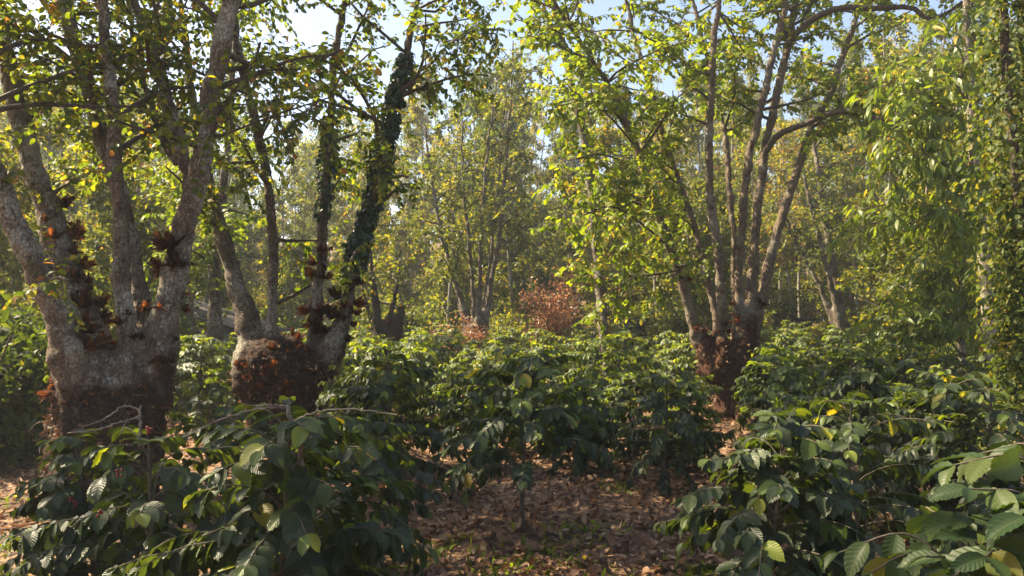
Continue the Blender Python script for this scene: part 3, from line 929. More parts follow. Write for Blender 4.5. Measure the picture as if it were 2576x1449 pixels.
Y2 = 9.0
b2 = at(705, 1060, Y2); b2[2] = gz(b2[0], Y2)
T2, LP2 = big_tree('pollarded_tree', 'second pollarded tree with bowl-shaped dark trunk, orange ferns and one ivy-wrapped stem', 'tree', b2,
         [
             ([(665, 1060, 70), (642, 940, 104), (634, 860, 76), (618, 780, 58), (592, 700, 48), (565, 610, 42), (535, 510, 38), (515, 420, 34), (500, 330, 30)], 8.9, .3, 3.5),
             ([(690, 1030, 80), (688, 905, 54), (686, 830, 34), (687, 724, 31), (686, 600, 30), (671, 455, 29), (646, 325, 28), (612, 190, 25), (592, 90, 23), (580, 0, 21)], 8.9, -.1, 3),
             ([(710, 1060, 70), (772, 920, 66), (795, 830, 44), (800, 740, 40), (808, 620, 36), (822, 480, 34), (830, 320, 32), (842, 180, 30), (862, 40, 28), (870, -20, 27)], 8.9, -.2, 3, .78),
             ([(705, 1060, 80), (775, 955, 100), (838, 870, 76), (872, 770, 48), (893, 660, 42), (925, 550, 40), (952, 430, 40), (985, 290, 36), (1018, 160, 30), (1045, 40, 26), (1058, -20, 24)], 8.9, -.3, 3, .8),
         ],
         M['bark2'], .036, 1.30,
         [[(690, 1090, 125, 9.0), (687, 1010, 125, 9.0), (690, 970, 150, 9.0), (705, 925, 190, 9.0), (722, 890, 180, 9.0), (735, 868, 120, 9.0)]],
         47, 'alder', .08, (.52, .24),
         [(0, .5, .98, 10, .8, 1.6, (-.2, .9, 0)), (1, .42, .98, 14, .8, 1.6, (0, .9, .1)), (2, .42, .98, 14, .8, 1.7, (.2, .8, .1)), (3, .40, .98, 16, .8, 1.8, (.6, .5, 0)),
          (3, .3, .6, 4, .7, 1.2, (.8, .1, -.1)), (1, .25, .5, 4, .6, 1.0, (.3, .4, -.2))],
         'pollarded trees over the coffee',
         ferns=[(800, 640, 30, 4, .8), (805, 690, 30, 4, .8), (890, 740, 35, 5, .8), (775, 850, 45, 9, .85), (780, 800, 40, 5, .8), (850, 830, 40, 7, .7), (700, 930, 80, 8, .6), (640, 930, 40, 3, .5), (880, 790, 30, 4, .7)],
         roots_n=36, litter_n=500, lump=.06, deb_k=.9, ivy=[(3, 110, 690, 2000, .05), (2, 230, 560, 260, .035)],
         extra_br=[([(1000, 260, 8.7), (1060, 190, 8.5), (1120, 120, 8.4), (1200, 60, 8.3)], .014, .5), ([(655, 400, 8.9), (610, 460, 8.7), (540, 520, 8.6)], .01, .35)])

Y3 = 11.8
b3 = at(1825, 1070, Y3); b3[2] = gz(b3[0], Y3)
big_tree('pollarded_tree', 'vase-shaped pollarded tree with reddish bark and many upright stems, right of centre', 'tree', b3,
         [
             ([(1790, 900, 70), (1752, 830, 52), (1712, 700, 44), (1655, 540, 40), (1610, 400, 34), (1545, 240, 28), (1450, 90, 24), (1392, 0, 20)], 11.8, -.9, 3.5, .66),
             ([(1810, 900, 50), (1796, 780, 32), (1778, 680, 30), (1745, 570, 28), (1700, 430, 26), (1645, 260, 25), (1600, 110, 23), (1575, 0, 21)], 11.7, .6, 3.5, .66),
             ([(1822, 930, 55), (1815, 800, 40), (1805, 650, 37), (1788, 480, 36), (1786, 330, 34), (1792, 160, 32), (1808, 20, 30), (1815, -30, 28)], 11.5, -.3, 3.5, .66),
             ([(1850, 880, 40), (1848, 700, 30), (1841, 540, 28), (1832, 420, 27), (1812, 280, 25), (1768, 110, 23), (1745, 0, 20)], 12.0, .8, 3, .66),
             ([(1855, 900, 50), (1858, 760, 40), (1864, 610, 38), (1876, 460, 35), (1896, 340, 33), (1930, 200, 32), (1968, 50, 30), (1978, -20, 28)], 11.7, -.1, 3.5, .66),
             ([(1868, 900, 60), (1884, 760, 48), (1900, 620, 42), (1913, 450, 38), (1941, 300, 36), (1980, 110, 33), (2003, -10, 30)], 11.8, .2, 3.5, .66),
             ([(1880, 890, 70), (1912, 760, 50), (1945, 620, 42), (1972, 530, 38), (2005, 430, 36), (2048, 310, 33), (2088, 230, 31), (2130, 110, 28), (2168, 0, 25)], 11.9, .4, 3, .66),
         ],
         M['bark3'], .036, 1.45,
         [[(1826, 1125, 60, 11.8), (1826, 1060, 50, 11.8), (1824, 1000, 52, 11.8), (1822, 940, 68, 11.8), (1820, 890, 88, 11.8), (1820, 862, 76, 11.8)], [(1800, 950, 60, 11.75), (1768, 870, 46, 11.75), (1752, 825, 36, 11.75)], [(1845, 950, 60, 11.75), (1872, 850, 56, 11.75), (1884, 790, 44, 11.75)]],
         59, 'alder_bright', .1, (.52, .26),
         [(0, .22, .7, 12, .6, 1.3, (-.3, -.6, -.1)), (0, .22, .98, 24, .6, 1.5, (-.5, -.3, -.05)), (1, .3, .98, 14, .7, 1.5, (-.3, .1, 0)), (2, .4, .98, 17, .8, 1.6, (-.1, .2, .1)), (3, .4, .98, 16, .7, 1.5, (0, .3, 0)),
          (4, .45, .98, 16, .8, 1.6, (.1, .2, .1)), (5, .45, .98, 16, .8, 1.6, (.3, .3, 0)), (6, .4, .98, 20, .8, 1.6, (.4, .1, 0))],
         'pollarded trees over the coffee',
         ferns=[(1755, 820, 40, 3, .6), (1860, 830, 50, 6, .6), (1710, 700, 40, 3, .5), (1845, 600, 30, 3, .5), (1880, 760, 50, 5, .55), (1750, 930, 30, 4, .5)],
         roots_n=50, litter_n=350, lump=.045,
         extra_br=[([(1925, 385, 11.8), (1960, 338, 11.6), (2030, 310, 11.4), (2095, 284, 11.2), (2160, 286, 11.1), (2235, 312, 11.0), (2320, 360, 11.0)], .055, .6),
                   ([(1978, 115, 11.8), (2030, 58, 11.6), (2110, 20, 11.4), (2200, 22, 11.2), (2290, 18, 11.1), (2330, 45, 11.0), (2372, 40, 11.0), (2420, 5, 11.0)], .055, .6),
                   ([(1683, 620, 11.46), (1610, 560, 10.7), (1540, 520, 10.2), (1470, 540, 9.9)], .02, .6), ([(1648, 520, 11.42), (1600, 430, 10.6), (1520, 390, 10.2), (1450, 400, 10)], .02, .6),
                   ([(1704, 680, 11.55), (1650, 690, 10.9), (1590, 700, 10.4), (1530, 740, 10.1)], .016, .55), ([(1600, 370, 11.1), (1540, 300, 10.6), (1490, 260, 10.3), (1440, 250, 10.1)], .018, .6)])

# slimmer trees among the bushes
Y4 = 14.0
b4 = at(1527, 1000, Y4); b4[2] = gz(b4[0], Y4)
big_tree('slim_tree', 'lone slim grey trunk with pale lichen standing among bushes right of centre', 'tree', b4,
         [([(1528, 1030, 32), (1525, 900, 30), (1512, 760, 28), (1502, 620, 27), (1488, 480, 26), (1465, 330, 24), (1425, 150, 21), (1392, 0, 18)], 14, 0, 3),
          ([(1462, 330, 16), (1462, 200, 14), (1455, 60, 12), (1456, -20, 11)], 14, .3, 2)],
         M['bark2'], .036, .1, [[(1528, 1030, 36, 14), (1526, 960, 32, 14), (1525, 920, 30, 14)]], 71, 'alder', .1, (.5, .2),
         [(0, .5, .98, 13, .7, 1.5, (-.3, 0, 0)), (1, .1, .98, 6, .6, 1.2, (-.3, 0, 0))], lump=.01)
Y5 = 13.0
b5 = at(540, 960, Y5); b5[2] = gz(b5[0], Y5)
big_tree('pollarded_tree', 'small dark pollard with leafy stem between the two big left trees, beside the shed', 'tree', b5,
         [([(540, 900, 44), (541, 800, 38), (540, 700, 30), (548, 600, 26), (560, 480, 24), (580, 300, 20), (590, 100, 16)], 13, .3, 2), ([(520, 890, 40), (500, 850, 20), (480, 780, 14), (470, 650, 10)], 13, -.3, 1)],
         M['bark2'], .04, 1.0, [[(530, 980, 70, 13), (530, 920, 76, 13), (528, 880, 60, 13)]], 83, 'alder_bright', .11, (.5, .2),
         [(0, .25, .98, 22, .5, 1.2, (0, -.3, -.1)), (1, .3, .98, 7, .4, .9, (0, -.3, -.1))], 'pollarded trees over the coffee', litter_n=300, roots_n=20, ferns=[(520, 880, 30, 5, .6)])


# ------------------------------------------------------------------ drooping-leaved trees on the right
def droop_tree(name, label, px0, Y, trunk, sprays, seed, leaf=.15, rad=(.07, .03), mat='lance'):
    r = np.random.RandomState(seed)
    x = xat(px0, Y); base = np.array([x, Y, gz(x, Y)])
    root = thing(name, label, 'tree', base)
    tk = MB(); P = spline([at(a, b, Y) for a, b in trunk], 16); P[0, 2] = min(P[0, 2], base[2] - .05)
    tube(tk, P, np.linspace(rad[0], rad[1], 16), 10)
    tw, lv = MB(), Leaves()
    for (sx, sy, dx, L, dens) in sprays:
        tgt = at(sx, sy, Y + dx)
        i = np.argmin(np.abs(P[:, 2] - (tgt[2] - .25)) + (np.arange(16) < 3) * 5)
        mid = (P[i] + tgt) / 2 + np.array([0, 0, .25])
        B = spline([P[i], mid, tgt], 8)
        tube(tw, B, np.linspace(.016, .006, 8), 5)
        for k in range(3, 8):
            for _ in range(dens):
                d = unit(B[k] - B[k - 1]) + r.randn(3) * .7
                branchy(r, tw, lv, B[k], d, L * (.6 + .7 * r.rand()), .005, leaf, (.5, .2), up=0, twig_gap=.38, wid=.26, droop=.3, twl=(.22, .45), hang=.75, leaf_step=.04)
    tk.obj('trunk', M['bark_far'], root, base); tw.obj('branches', M['twig'], root, base)
    mb = MB(); lv.into(mb, TP_LANCE); mb.obj('crown', M[mat], root, base)
    return root


droop_tree('young_tree', 'young tree with pale thin trunk and drooping narrow sunlit leaves at right', 2420, 11,
           [(2420, 1020), (2420, 925), (2418, 840), (2420, 780), (2422, 700), (2430, 610)],
           [(2290, 760, -.4, .45, 2), (2250, 830, -.5, .45, 2), (2340, 790, -.6, .45, 2), (2360, 690, -.4, .45, 2), (2420, 670, -.5, .4, 2), (2480, 760, -.2, .45, 2), (2400, 820, -.6, .4, 2),
            (2300, 850, -.6, .4, 1), (2500, 690, 0, .4, 1), (2440, 620, 0, .4, 2), (2500, 830, .2, .4, 1)], 91, leaf=.17)
droop_tree('tall_drooping_tree', 'tall tree with fresh green drooping narrow leaves along the upper right', 2500, 10,
           [(2510, 1040), (2490, 850), (2470, 600), (2450, 400), (2440, 200), (2430, 40), (2440, -200)],
           [(2250, 230, -.8, .5, 2), (2210, 330, -.8, .45, 1), (2330, 300, -.6, .5, 2), (2400, 250, -.4, .5, 2), (2240, 400, -.8, .5, 2), (2330, 440, -.6, .5, 2), (2420, 400, -.4, .5, 2), (2200, 560, -.9, .45, 1),
            (2290, 560, -.8, .5, 2), (2370, 560, -.5, .5, 2), (2440, 540, -.4, .5, 2), (2380, 130, -.3, .5, 1), (2460, 120, 0, .5, 2), (2450, 20, 0, .5, 1), (2500, 330, .3, .5, 2), (2190, 520, -.6, .4, 1), (2320, 180, -.5, .45, 1), (2480, 640, 0, .5, 1)], 97, leaf=.19, rad=(.09, .03))


# creeper column at the right edge
def creeper():
    r = np.random.RandomState(8); Y = 6.0; x = xat(2562, Y); base = np.array([x, Y, gz(x, Y)])
    root = thing('creeper_column', 'tall narrow creeper-smothered tree closing the right edge', 'tree', base)
    tk = MB(); P = spline([[x, Y, -.1], [x + .05, Y, 2], [x - .03, Y + .05, 4], [x, Y, 6.2]], 14); tube(tk, P, np.linspace(.06, .02, 14), 9)
    tk.obj('trunk', M['bark2'], root, base)
    lv = Leaves(); n = 6500
    z = .15 + r.rand(n) * 4.4; o = unit(r.randn(n, 3) * np.array([1, 1, .25]))
    env = .2 + .16 * vnoise(np.stack([z * 1.7, z * 0, np.arctan2(o[:, 1], o[:, 0]) * .8], 1), 3) + .05 * np.sin(z * 2.2)
    env *= np.clip((4.9 - z) / .9, .2, 1)
    rad = env * (.25 + .75 * r.rand(n) ** .7) * 1.3
    Pp = np.stack([x + o[:, 0] * rad, Y + o[:, 1] * rad, z + .05 * r.randn(n)], 1)
    s = .03 + .04 * r.rand(n)
    lv.add(Pp, unit(o * .6 + np.array([0, 0, -.6]) + r.randn(n, 3) * .45), o + r.randn(n, 3) * .5 + np.array([0, 0, .4]), s, s * .6, .3, .2, np.clip(.62 + .28 * r.randn(n), 0, 1))
    mb = MB(); lv.into(mb, TP_OVAL); mb.obj('creeper', M['dark_leaf'], root, base)


creeper()


# ------------------------------------------------------------------ shrubs: generic leaf-clump builder
def clump_mesh(seed, n_br, H, spread, nleaf, leaf, mat, tp=TP_OVAL_LO, tint=(.45, .22), narrow=.55, low=.15, crown_r=.28, stems=4):
    r = np.random.RandomState(seed); tk, lv = MB(), Leaves()
    tips = []
    for s in range(stems):
        a = r.rand() * 6.28; e = spread * (.4 + .6 * r.rand())
        top = np.array([math.cos(a) * e, math.sin(a) * e, H * (.7 + .3 * r.rand())])
        P = spline([[0, 0, -.1], top * np.array([.35, .35, .45]) + r.randn(3) * .05, top], 8)
        tube(tk, P, np.linspace(.03, .008, 8) * max(1, H / 3), 5)
        for b in range(n_br // stems):
            t = low + (1 - low) * r.rand(); q = min(6.99, t * 7); p = P[int(q)]
            d = unit(r.randn(3) * np.array([1, 1, .4]) + np.array([0, 0, .35])); L = spread * (.35 + .5 * r.rand())
            B = spline([p, p + d * L * .5 + np.array([0, 0, .05]), p + d * L + np.array([0, 0, -.02])], 6)
            tube(tk, B, np.linspace(.010, .003, 6), 3); tips.append(B)
    per = nleaf // len(tips)
    for B in tips:
        u = 1 + 3.99 * r.rand(per); k = u.astype(int); f = (u - k)[:, None]
        p = B[k] * (1 - f) + B[np.minimum(5, k + 1)] * f + r.randn(per, 3) * crown_r * .5
        p[:, 2] = np.maximum(p[:, 2], .08)
        s = leaf * (.6 + .7 * r.rand(per))
        lv.add(p, r.randn(per, 3) + np.array([0, 0, -.35]), r.randn(per, 3) * .7 + np.array([0, 0, 1.]), s, s * narrow, .2, .3, np.clip(tint[0] + .1 * r.randn() + tint[1] * r.randn(per), 0, 1))
    mb = MB(); lv.into(mb, tp)
    return tk.mesh('stems', M['twig']), mb.mesh('foliage', M[mat])


def shrub(name, label, cat, me, loc, rz, sc, group=None):
    t = thing(name, label, cat, loc, rz, group, sc); link('stems', me[0], t); link('foliage', me[1], t); return t


RED = clump_mesh(501, 70, 3.1, .95, 4000, .10, 'red', crown_r=.34, low=.12, stems=7, tint=(.45, .3))
x = xat(1392, 21); shrub('red_leaved_shrub', 'tall russet-red leaved shrub standing at the foot of the slope near centre', 'shrub', RED, (x, 21, gz(x, 21)), 0, 1.0)
x = xat(1130, 19); shrub('red_leaved_shrub', 'smaller dull red shrub half hidden left of the fan-stemmed tree', 'shrub', RED, (x, 19, gz(x, 19)), 2, (.8, .8, .55))
DARK = [clump_mesh(510 + k, 50, 1.9, .9, 3600, .12, 'dark_leaf', stems=6, low=.05) for k in range(2)]
x = xat(30, 9.2); shrub('dark_shrub', 'dark green shaded shrub at the left edge beside the biggest trunk', 'shrub', DARK[0], (x, 9.2, gz(x, 9.2)), 0, 1.0)
x = xat(-60, 8.4); shrub('dark_shrub', 'dark shrub cut by the left edge behind the sunlit dirt', 'shrub', DARK[1], (x, 8.4, gz(x, 8.4)), 1, .95)
x = xat(115, 10.5); shrub('dark_shrub', 'yellow-edged dark shrub glimpsed just left of the biggest trunk', 'shrub', DARK[1], (x, 10.5, gz(x, 10.5)), 3, .9)


# ------------------------------------------------------------------ stump, shed, fan-stemmed tree
def stump(label, px, Y, w, h, seed, lean=0.):
    r = np.random.RandomState(seed); x = xat(px, Y); base = np.array([x, Y, gz(x, Y)]); rad = w * .5 * Y / F
    mb = MB(); zz = np.linspace(-.15, h, 10)
    P = np.stack([x + lean * zz, np.full(10, Y), base[2] + zz], 1)
    tube(mb, P, rad * np.array([1.25, 1.1, 1, .95, .95, 1, 1.1, 1.2, 1.15, .9]), 14, True)
    for k in range(5):
        a = k * 1.25 + r.rand(); p = P[-3] + np.array([math.cos(a), math.sin(a), 0]) * rad * .75
        tube(mb, spline([p - [0, 0, .3], p, p + np.array([math.cos(a) * .3, math.sin(a) * .3, .3 + .5 * r.rand()]) * rad * 1.4], 5), rad * np.array([.3, .34, .3, .22, .1]), 8, True)
    me, V, Nn = remesh(mb, .04)
    V = V + Nn * (.09 * fbm(V * 6, 3, seed))[:, None]
    me.vertices.foreach_set('co', (V - base).astype(np.float32).ravel())
    me.polygons.foreach_set('use_smooth', np.full(len(me.polygons), True))
    a = me.attributes.new('tint', 'FLOAT', 'POINT'); a.data.foreach_set('value', np.full(len(V), 1.0, np.float32))
    me.update(); me.materials.clear(); me.materials.append(M['stump'])
    o = link('tree_stump', me); o.location = base; o['label'] = label; o['category'] = 'stump'; o['group'] = 'old cut stumps'
    return base


b8 = at(970, 890, 17.5); b8[2] = gz(b8[0], 17.5)
big_tree('old_pollard', 'dark knobby old pollard with a few thin sprouting stems, left of the fan-stemmed tree', 'tree', b8,
         [([(962, 900, 50), (950, 800, 26), (938, 700, 14), (930, 560, 11), (925, 430, 8)], 17.3, 0, 0), ([(975, 880, 56), (992, 810, 50), (1003, 778, 34)], 17.5, 0, 0),
          ([(980, 880, 40), (985, 800, 18), (1000, 700, 10), (1010, 600, 7)], 17.6, .2, 0), ([(960, 880, 34), (940, 815, 20), (915, 740, 10), (905, 640, 7)], 17.5, .2, 0)],
         M['stump'], .045, 1.4, [[(965, 960, 60, 17.5), (966, 890, 58, 17.5), (976, 840, 66, 17.5), (980, 812, 50, 17.5)]], 107, 'far', .105, (.5, .2),
         [(0, .4, 1, 10, .5, 1.1, (0, -.2, 0)), (2, .35, 1, 8, .4, .9, (0, -.2, 0)), (3, .35, 1, 8, .4, .9, (0, -.2, 0))], lump=.06, litter_n=120, tp=TP_OVAL_LO, ferns=[(950, 830, 60, 5, .8)])
stump('dark cut stump on the bare dirt near the pale trunks', 2020, 27, 34, 1.1, 6)
stump('short dark stump half hidden behind the lone slim trunk', 1590, 20, 60, 1.45, 9)


def shed():
    Y = 21.5; x0, x1 = xat(440, Y), xat(660, Y); base = np.array([(x0 + x1) / 2, Y, gz((x0 + x1) / 2, Y)])
    root = thing('shed', 'low tin shed with pale corrugated wall glimpsed between the two left trees', 'shed', base)
    m1 = plain_mat('pale_tin', (.42, .46, .50), (.60, .64, .68), 3, .45, .05, .3)
    m2 = plain_mat('rusty_roof', (.03, .026, .024), (.075, .06, .05), 3, .75, .1, 0)
    W = x1 - x0; D = 3.0
    hl, hr = 1.95, 1.2
    n = 160; u = np.linspace(0, 1, n)
    # front corrugated sheet
    mb = MB(); xx = -W / 2 + u * W; yy = -D / 2 + .018 * np.sin(u * W / .09 * 6.28)
    top = hl + (hr - hl) * u
    V = np.concatenate([np.stack([xx, yy, np.full(n, -.1)], 1), np.stack([xx, yy, top], 1), np.stack([xx, yy + .03, top], 1), np.stack([xx, yy + .03, np.full(n, -.1)], 1)])
    i = np.arange(n - 1)
    Q = np.concatenate([np.stack([i + a * n, i + 1 + a * n, i + 1 + b * n, i + b * n], 1) for a, b in ((0, 1), (1, 2), (2, 3), (3, 0))])
    mb.add(V, Q); mb.obj('front_wall', m1, root)
    mb = MB()
    def box(mb, lo, hi):
        lo, hi = np.array(lo), np.array(hi)
        V = np.array([[lo[0], lo[1], lo[2]], [hi[0], lo[1], lo[2]], [hi[0], hi[1], lo[2]], [lo[0], hi[1], lo[2]], [lo[0], lo[1], hi[2]], [hi[0], lo[1], hi[2]], [hi[0], hi[1], hi[2]], [lo[0], hi[1], hi[2]]])
        mb.add(V, [[3, 2, 1, 0], [4, 5, 6, 7], [0, 1, 5, 4], [1, 2, 6, 5], [2, 3, 7, 6], [3, 0, 4, 7]])
    box(mb, (-W / 2, -D / 2 + .06, -.1), (-W / 2 + .05, D / 2, hl - .03)); mb.obj('side_wall', m1, root, smooth=False)
    mb = MB(); box(mb, (W / 2 - .05, -D / 2 + .06, -.1), (W / 2, D / 2, hr - .03)); mb.obj('side_wall', m1, root, smooth=False)
    mb = MB(); box(mb, (-W / 2 + .06, D / 2 - .05, -.1), (W / 2 - .06, D / 2, hr - .05)); mb.obj('back_wall', m1, root, smooth=False)
    mb = MB(); ns = 120; v = np.linspace(0, 1, ns); yy = -D / 2 - .5 + v * (D + .9); zc = .02 * np.sin(v * (D + .9) / .12 * 6.28)
    L = np.array([-W / 2 - .35, W / 2 + .4]); sl = (hr - hl) / W
    V = []
    for dz in (.06, .10):
        for X in L: V.append(np.stack([np.full(ns, X), yy, hl + sl * (X + W / 2) + dz + zc], 1))
    V = np.concatenate(V); i = np.arange(ns - 1)
    Q = np.concatenate([np.stack([i + a * ns, i + 1 + a * ns, i + 1 + b * ns, i + b * ns], 1) for a, b in ((0, 1), (1, 3), (3, 2), (2, 0))])
    mb.add(V, Q); mb.obj('roof', m2, root)


shed()

b6 = at(1195, 850, 20); b6[2] = gz(b6[0], 20)
big_tree('fan_stemmed_tree', 'pollard with a fan of thin pale stems rising from a short trunk, centre background', 'tree', b6,
         [([(1180, 840, 30), (1160, 760, 18), (1130, 660, 16), (1105, 560, 14), (1085, 450, 11), (1070, 300, 8)], 20, 0, 0),
          ([(1195, 840, 24), (1190, 740, 14), (1180, 600, 12), (1165, 450, 10), (1160, 250, 7)], 20.2, .3, 0),
          ([(1200, 840, 24), (1205, 720, 14), (1212, 560, 12), (1225, 400, 11), (1250, 180, 7)], 19.9, -.3, 0),
          ([(1212, 840, 30), (1235, 720, 16), (1258, 580, 14), (1272, 420, 12), (1285, 250, 10), (1292, 100, 7)], 20, .2, 0),
          ([(1210, 835, 24), (1228, 700, 12), (1245, 540, 10), (1262, 380, 9), (1275, 220, 6)], 20.3, .5, 0),
          ([(1175, 835, 22), (1150, 730, 11), (1140, 580, 9), (1130, 400, 7)], 20.3, .4, 0)],
         M['bark2'], .045, .9, [[(1195, 900, 60, 20), (1196, 850, 58, 20), (1196, 815, 50, 20)]], 101, 'far', .105, (.42, .22),
         [(0, .3, 1, 14, .6, 1.3, (-.2, -.2, 0)), (1, .3, 1, 12, .6, 1.2, (0, -.2, 0)), (2, .4, 1, 12, .6, 1.3, (0, -.2, 0)), (3, .35, 1, 20, .6, 1.5, (.2, -.2, 0)), (4, .4, 1, 10, .6, 1.2, (.2, .1, 0)), (5, .4, 1, 10, .6, 1.2, (-.2, .1, 0))],
         lump=.03, tp=TP_OVAL_LO)
b7 = at(2120, 835, 22); b7[2] = gz(b7[0], 22)
big_tree('leaning_stem_tree', 'cluster of dark leaning stems rising from one base at the slope foot, right', 'tree', b7,
         [([(2128, 840, 26), (2105, 720, 20), (2085, 600, 18), (2065, 480, 15), (2048, 360, 12), (2030, 200, 9)], 22, 0, 0),
          ([(2118, 835, 22), (2092, 720, 16), (2062, 600, 14), (2035, 500, 12), (2010, 380, 9)], 21.8, -.2, 0),
          ([(2108, 835, 22), (2070, 740, 15), (2030, 660, 13), (1998, 600, 11), (1960, 500, 8)], 22, .2, 0)],
         M['bark2'], .045, .2, [[(2118, 890, 40, 22), (2118, 840, 36, 22)]], 103, 'far', .105, (.5, .2),
         [(0, .4, 1, 14, .6, 1.4, (0, 0, 0)), (1, .4, 1, 12, .6, 1.3, (0, 0, 0)), (2, .5, 1, 10, .6, 1.2, (-.2, 0, 0))], lump=.02, tp=TP_OVAL_LO)


# ------------------------------------------------------------------ hillside trees
def hill_tree(seed, H, stems, spread, nleaf, leaf, mat, bark, low=.3, lean=.12, tint=(.53, .2), rad=.09):
    r = np.random.RandomState(seed); tk, lv = MB(), Leaves(); brs = []
    for s in range(stems):
        a = r.rand() * 6.28 + s * 6.28 / stems; e = (H * lean * (.6 + .6 * r.rand())) if stems > 1 else H * .05
        hh = H * (.82 + .18 * r.rand()) if s else H
        top = np.array([math.cos(a) * e, math.sin(a) * e, hh])
        mid = np.array([top[0] * .55, top[1] * .55, hh * .5]) + r.randn(3) * np.array([.12, .12, 0])
        P = spline([[0, 0, -.2], [top[0] * .2, top[1] * .2, hh * .22], mid, top], 14)
        tube(tk, P, np.linspace(rad, .018, 14) * (1 if stems < 3 else .75), 7)
        nb = int(26 / stems ** .6)
        for b in range(nb):
            t = low + (1 - low) * (b + r.rand()) / nb; q = min(12.99, t * 13); p = P[int(q)] * (1 - q % 1) + P[int(q) + 1] * (q % 1)
            az = r.rand() * 6.28; el = R(10 + 50 * r.rand())
            d = np.array([math.cos(az) * math.cos(el), math.sin(az) * math.cos(el), math.sin(el)])
            tt = (t - low) / (1 - low)
            L = spread * (.35 + .65 * math.sin(math.pi * min(1, .2 + .72 * tt))) * (.6 + .6 * r.rand())
            B = spline([p, p + d * L * .5, p + d * L + np.array([0, 0, -.12 * L])], 7)
            tube(tk, B, np.linspace(.022, .005, 7), 4); brs.append(B)
    ncl = 5; per = max(4, nleaf // (len(brs) * ncl))
    for B in brs:
        for c in range(ncl):
            u = 1.2 + 4.7 * r.rand(); k = int(u)
            cen = B[k] * (1 - u % 1) + B[min(6, k + 1)] * (u % 1) + r.randn(3) * .13
            ax = unit(r.randn(3) + np.array([0, 0, -.2])); f = r.rand(per)[:, None]
            p = cen + ax * (f - .3) * .5 + r.randn(per, 3) * .075
            s = leaf * (.6 + .7 * r.rand(per))
            lv.add(p, r.randn(per, 3) + np.array([0, 0, -.4]), r.randn(per, 3) * .65 + np.array([0, 0, 1.]), s, s * .6, .2, .3, np.clip(tint[0] + .1 * r.randn() + tint[1] * r.randn(per), 0, 1))
    mb = MB(); lv.into(mb, TP_OVAL_LO)
    return tk.mesh('trunk', M[bark]), mb.mesh('crown', M[mat]), H


KINDS = {
    'evergreen_tree': [hill_tree(680 + k, 9, 2, 1.5, 9000, .11, 'dark_leaf', 'bark_far', low=.2) for k in range(2)],
    'slender_tree': [hill_tree(600 + k, 10, 1, 1.7, 8500, .122, 'far', 'bark_far', low=.25) for k in range(3)],
    'multi_stem_tree': [hill_tree(620 + k, 9.5, 4, 1.5, 9000, .122, 'far', 'bark_far', low=.28, lean=.16) for k in range(3)],
    'pale_trunk_tree': [hill_tree(640 + k, 8.5, 1, 1.2, 3000, .12, 'far', 'bark_pale', low=.5, tint=(.6, .2), rad=.075) for k in range(2)],
    'bushy_tree': [hill_tree(660 + k, 5.5, 3, 1.5, 8000, .122, 'far', 'bark_far', low=.08, lean=.2) for k in range(2)],
}
SHRUBS = [clump_mesh(700 + k, 48, 1.7, .95, 3600, .12, 'far', stems=5, low=.05, tint=(.5, .22)) for k in range(3)]


def zone(px):
    for lim, txt in ((130, 'at the far left edge'), (460, 'behind the biggest trunk'), (600, 'above the tin shed'), (900, 'behind the second pollard'), (1090, 'above the knobby stump'),
                     (1330, 'behind the fan-stemmed tree'), (1460, 'behind the russet shrub'), (1620, 'behind the lone slim trunk'), (1900, 'behind the vase-shaped pollard'),
                     (2080, 'above the dirt clearing'), (2230, 'behind the leaning dark stems')):
        if px < lim: return txt
    return 'behind the drooping-leaved trees'


def band(Y):
    return 'at the slope foot' if Y < 24 else 'low on the slope' if Y < 33 else 'halfway up the slope' if Y < 46 else 'near the skyline'


def ytop(px):
    """height in the photo that the hillside crowns reach"""
    pts = [(-200, 120), (200, 120), (420, 200), (560, 260), (700, 290), (800, 280), (900, 260), (1000, 200), (1100, 110), (1290, 90), (1380, 240), (1480, 250), (1600, 200), (1750, 150), (1900, 120), (2100, 60), (2300, 20), (2800, 20)]
    return float(np.interp(px, [p[0] for p in pts], [p[1] for p in pts]))


rt = np.random.RandomState(77)
spots = []
KW = {'evergreen_tree': 'dark evergreen tree', 'slender_tree': 'slender tree', 'multi_stem_tree': 'many-stemmed tree', 'pale_trunk_tree': 'pale-trunked tree', 'bushy_tree': 'bushy tree', 'hill_shrub': 'leafy shrub'}


def try_spot(Ylo, Yhi, gap, kinds, n, tries=4000, px_rng=(-250, 2830)):
    c = 0
    for _ in range(tries):
        if c >= n: break
        Y = Ylo + (Yhi - Ylo) * rt.rand() ** .9; px = px_rng[0] + (px_rng[1] - px_rng[0]) * rt.rand()
        x = xat(px, Y)
        if any(math.hypot(x - s[0], Y - s[1]) < gap for s in spots): continue
        if 380 < px < 700 and Y < 24 and Y > 15: continue
        if 1330 < px < 1460 and Y < 22.5: continue
        if 1100 < px < 1290 and Y < 22: continue
        if 1920 < px < 2060 and Y < 31: continue
        t_ = max(0, min(10, (x - 1.2) * -.96 + (Y - 21) * .28))
        if kinds[0] != 'hill_shrub' and t_ > 0 and math.hypot(x - 1.2 + .96 * t_, Y - 21 - .28 * t_) < 1.9: continue
        kd = kinds[rt.randint(len(kinds))]
        spots.append([x, Y, px, kd]); c += 1


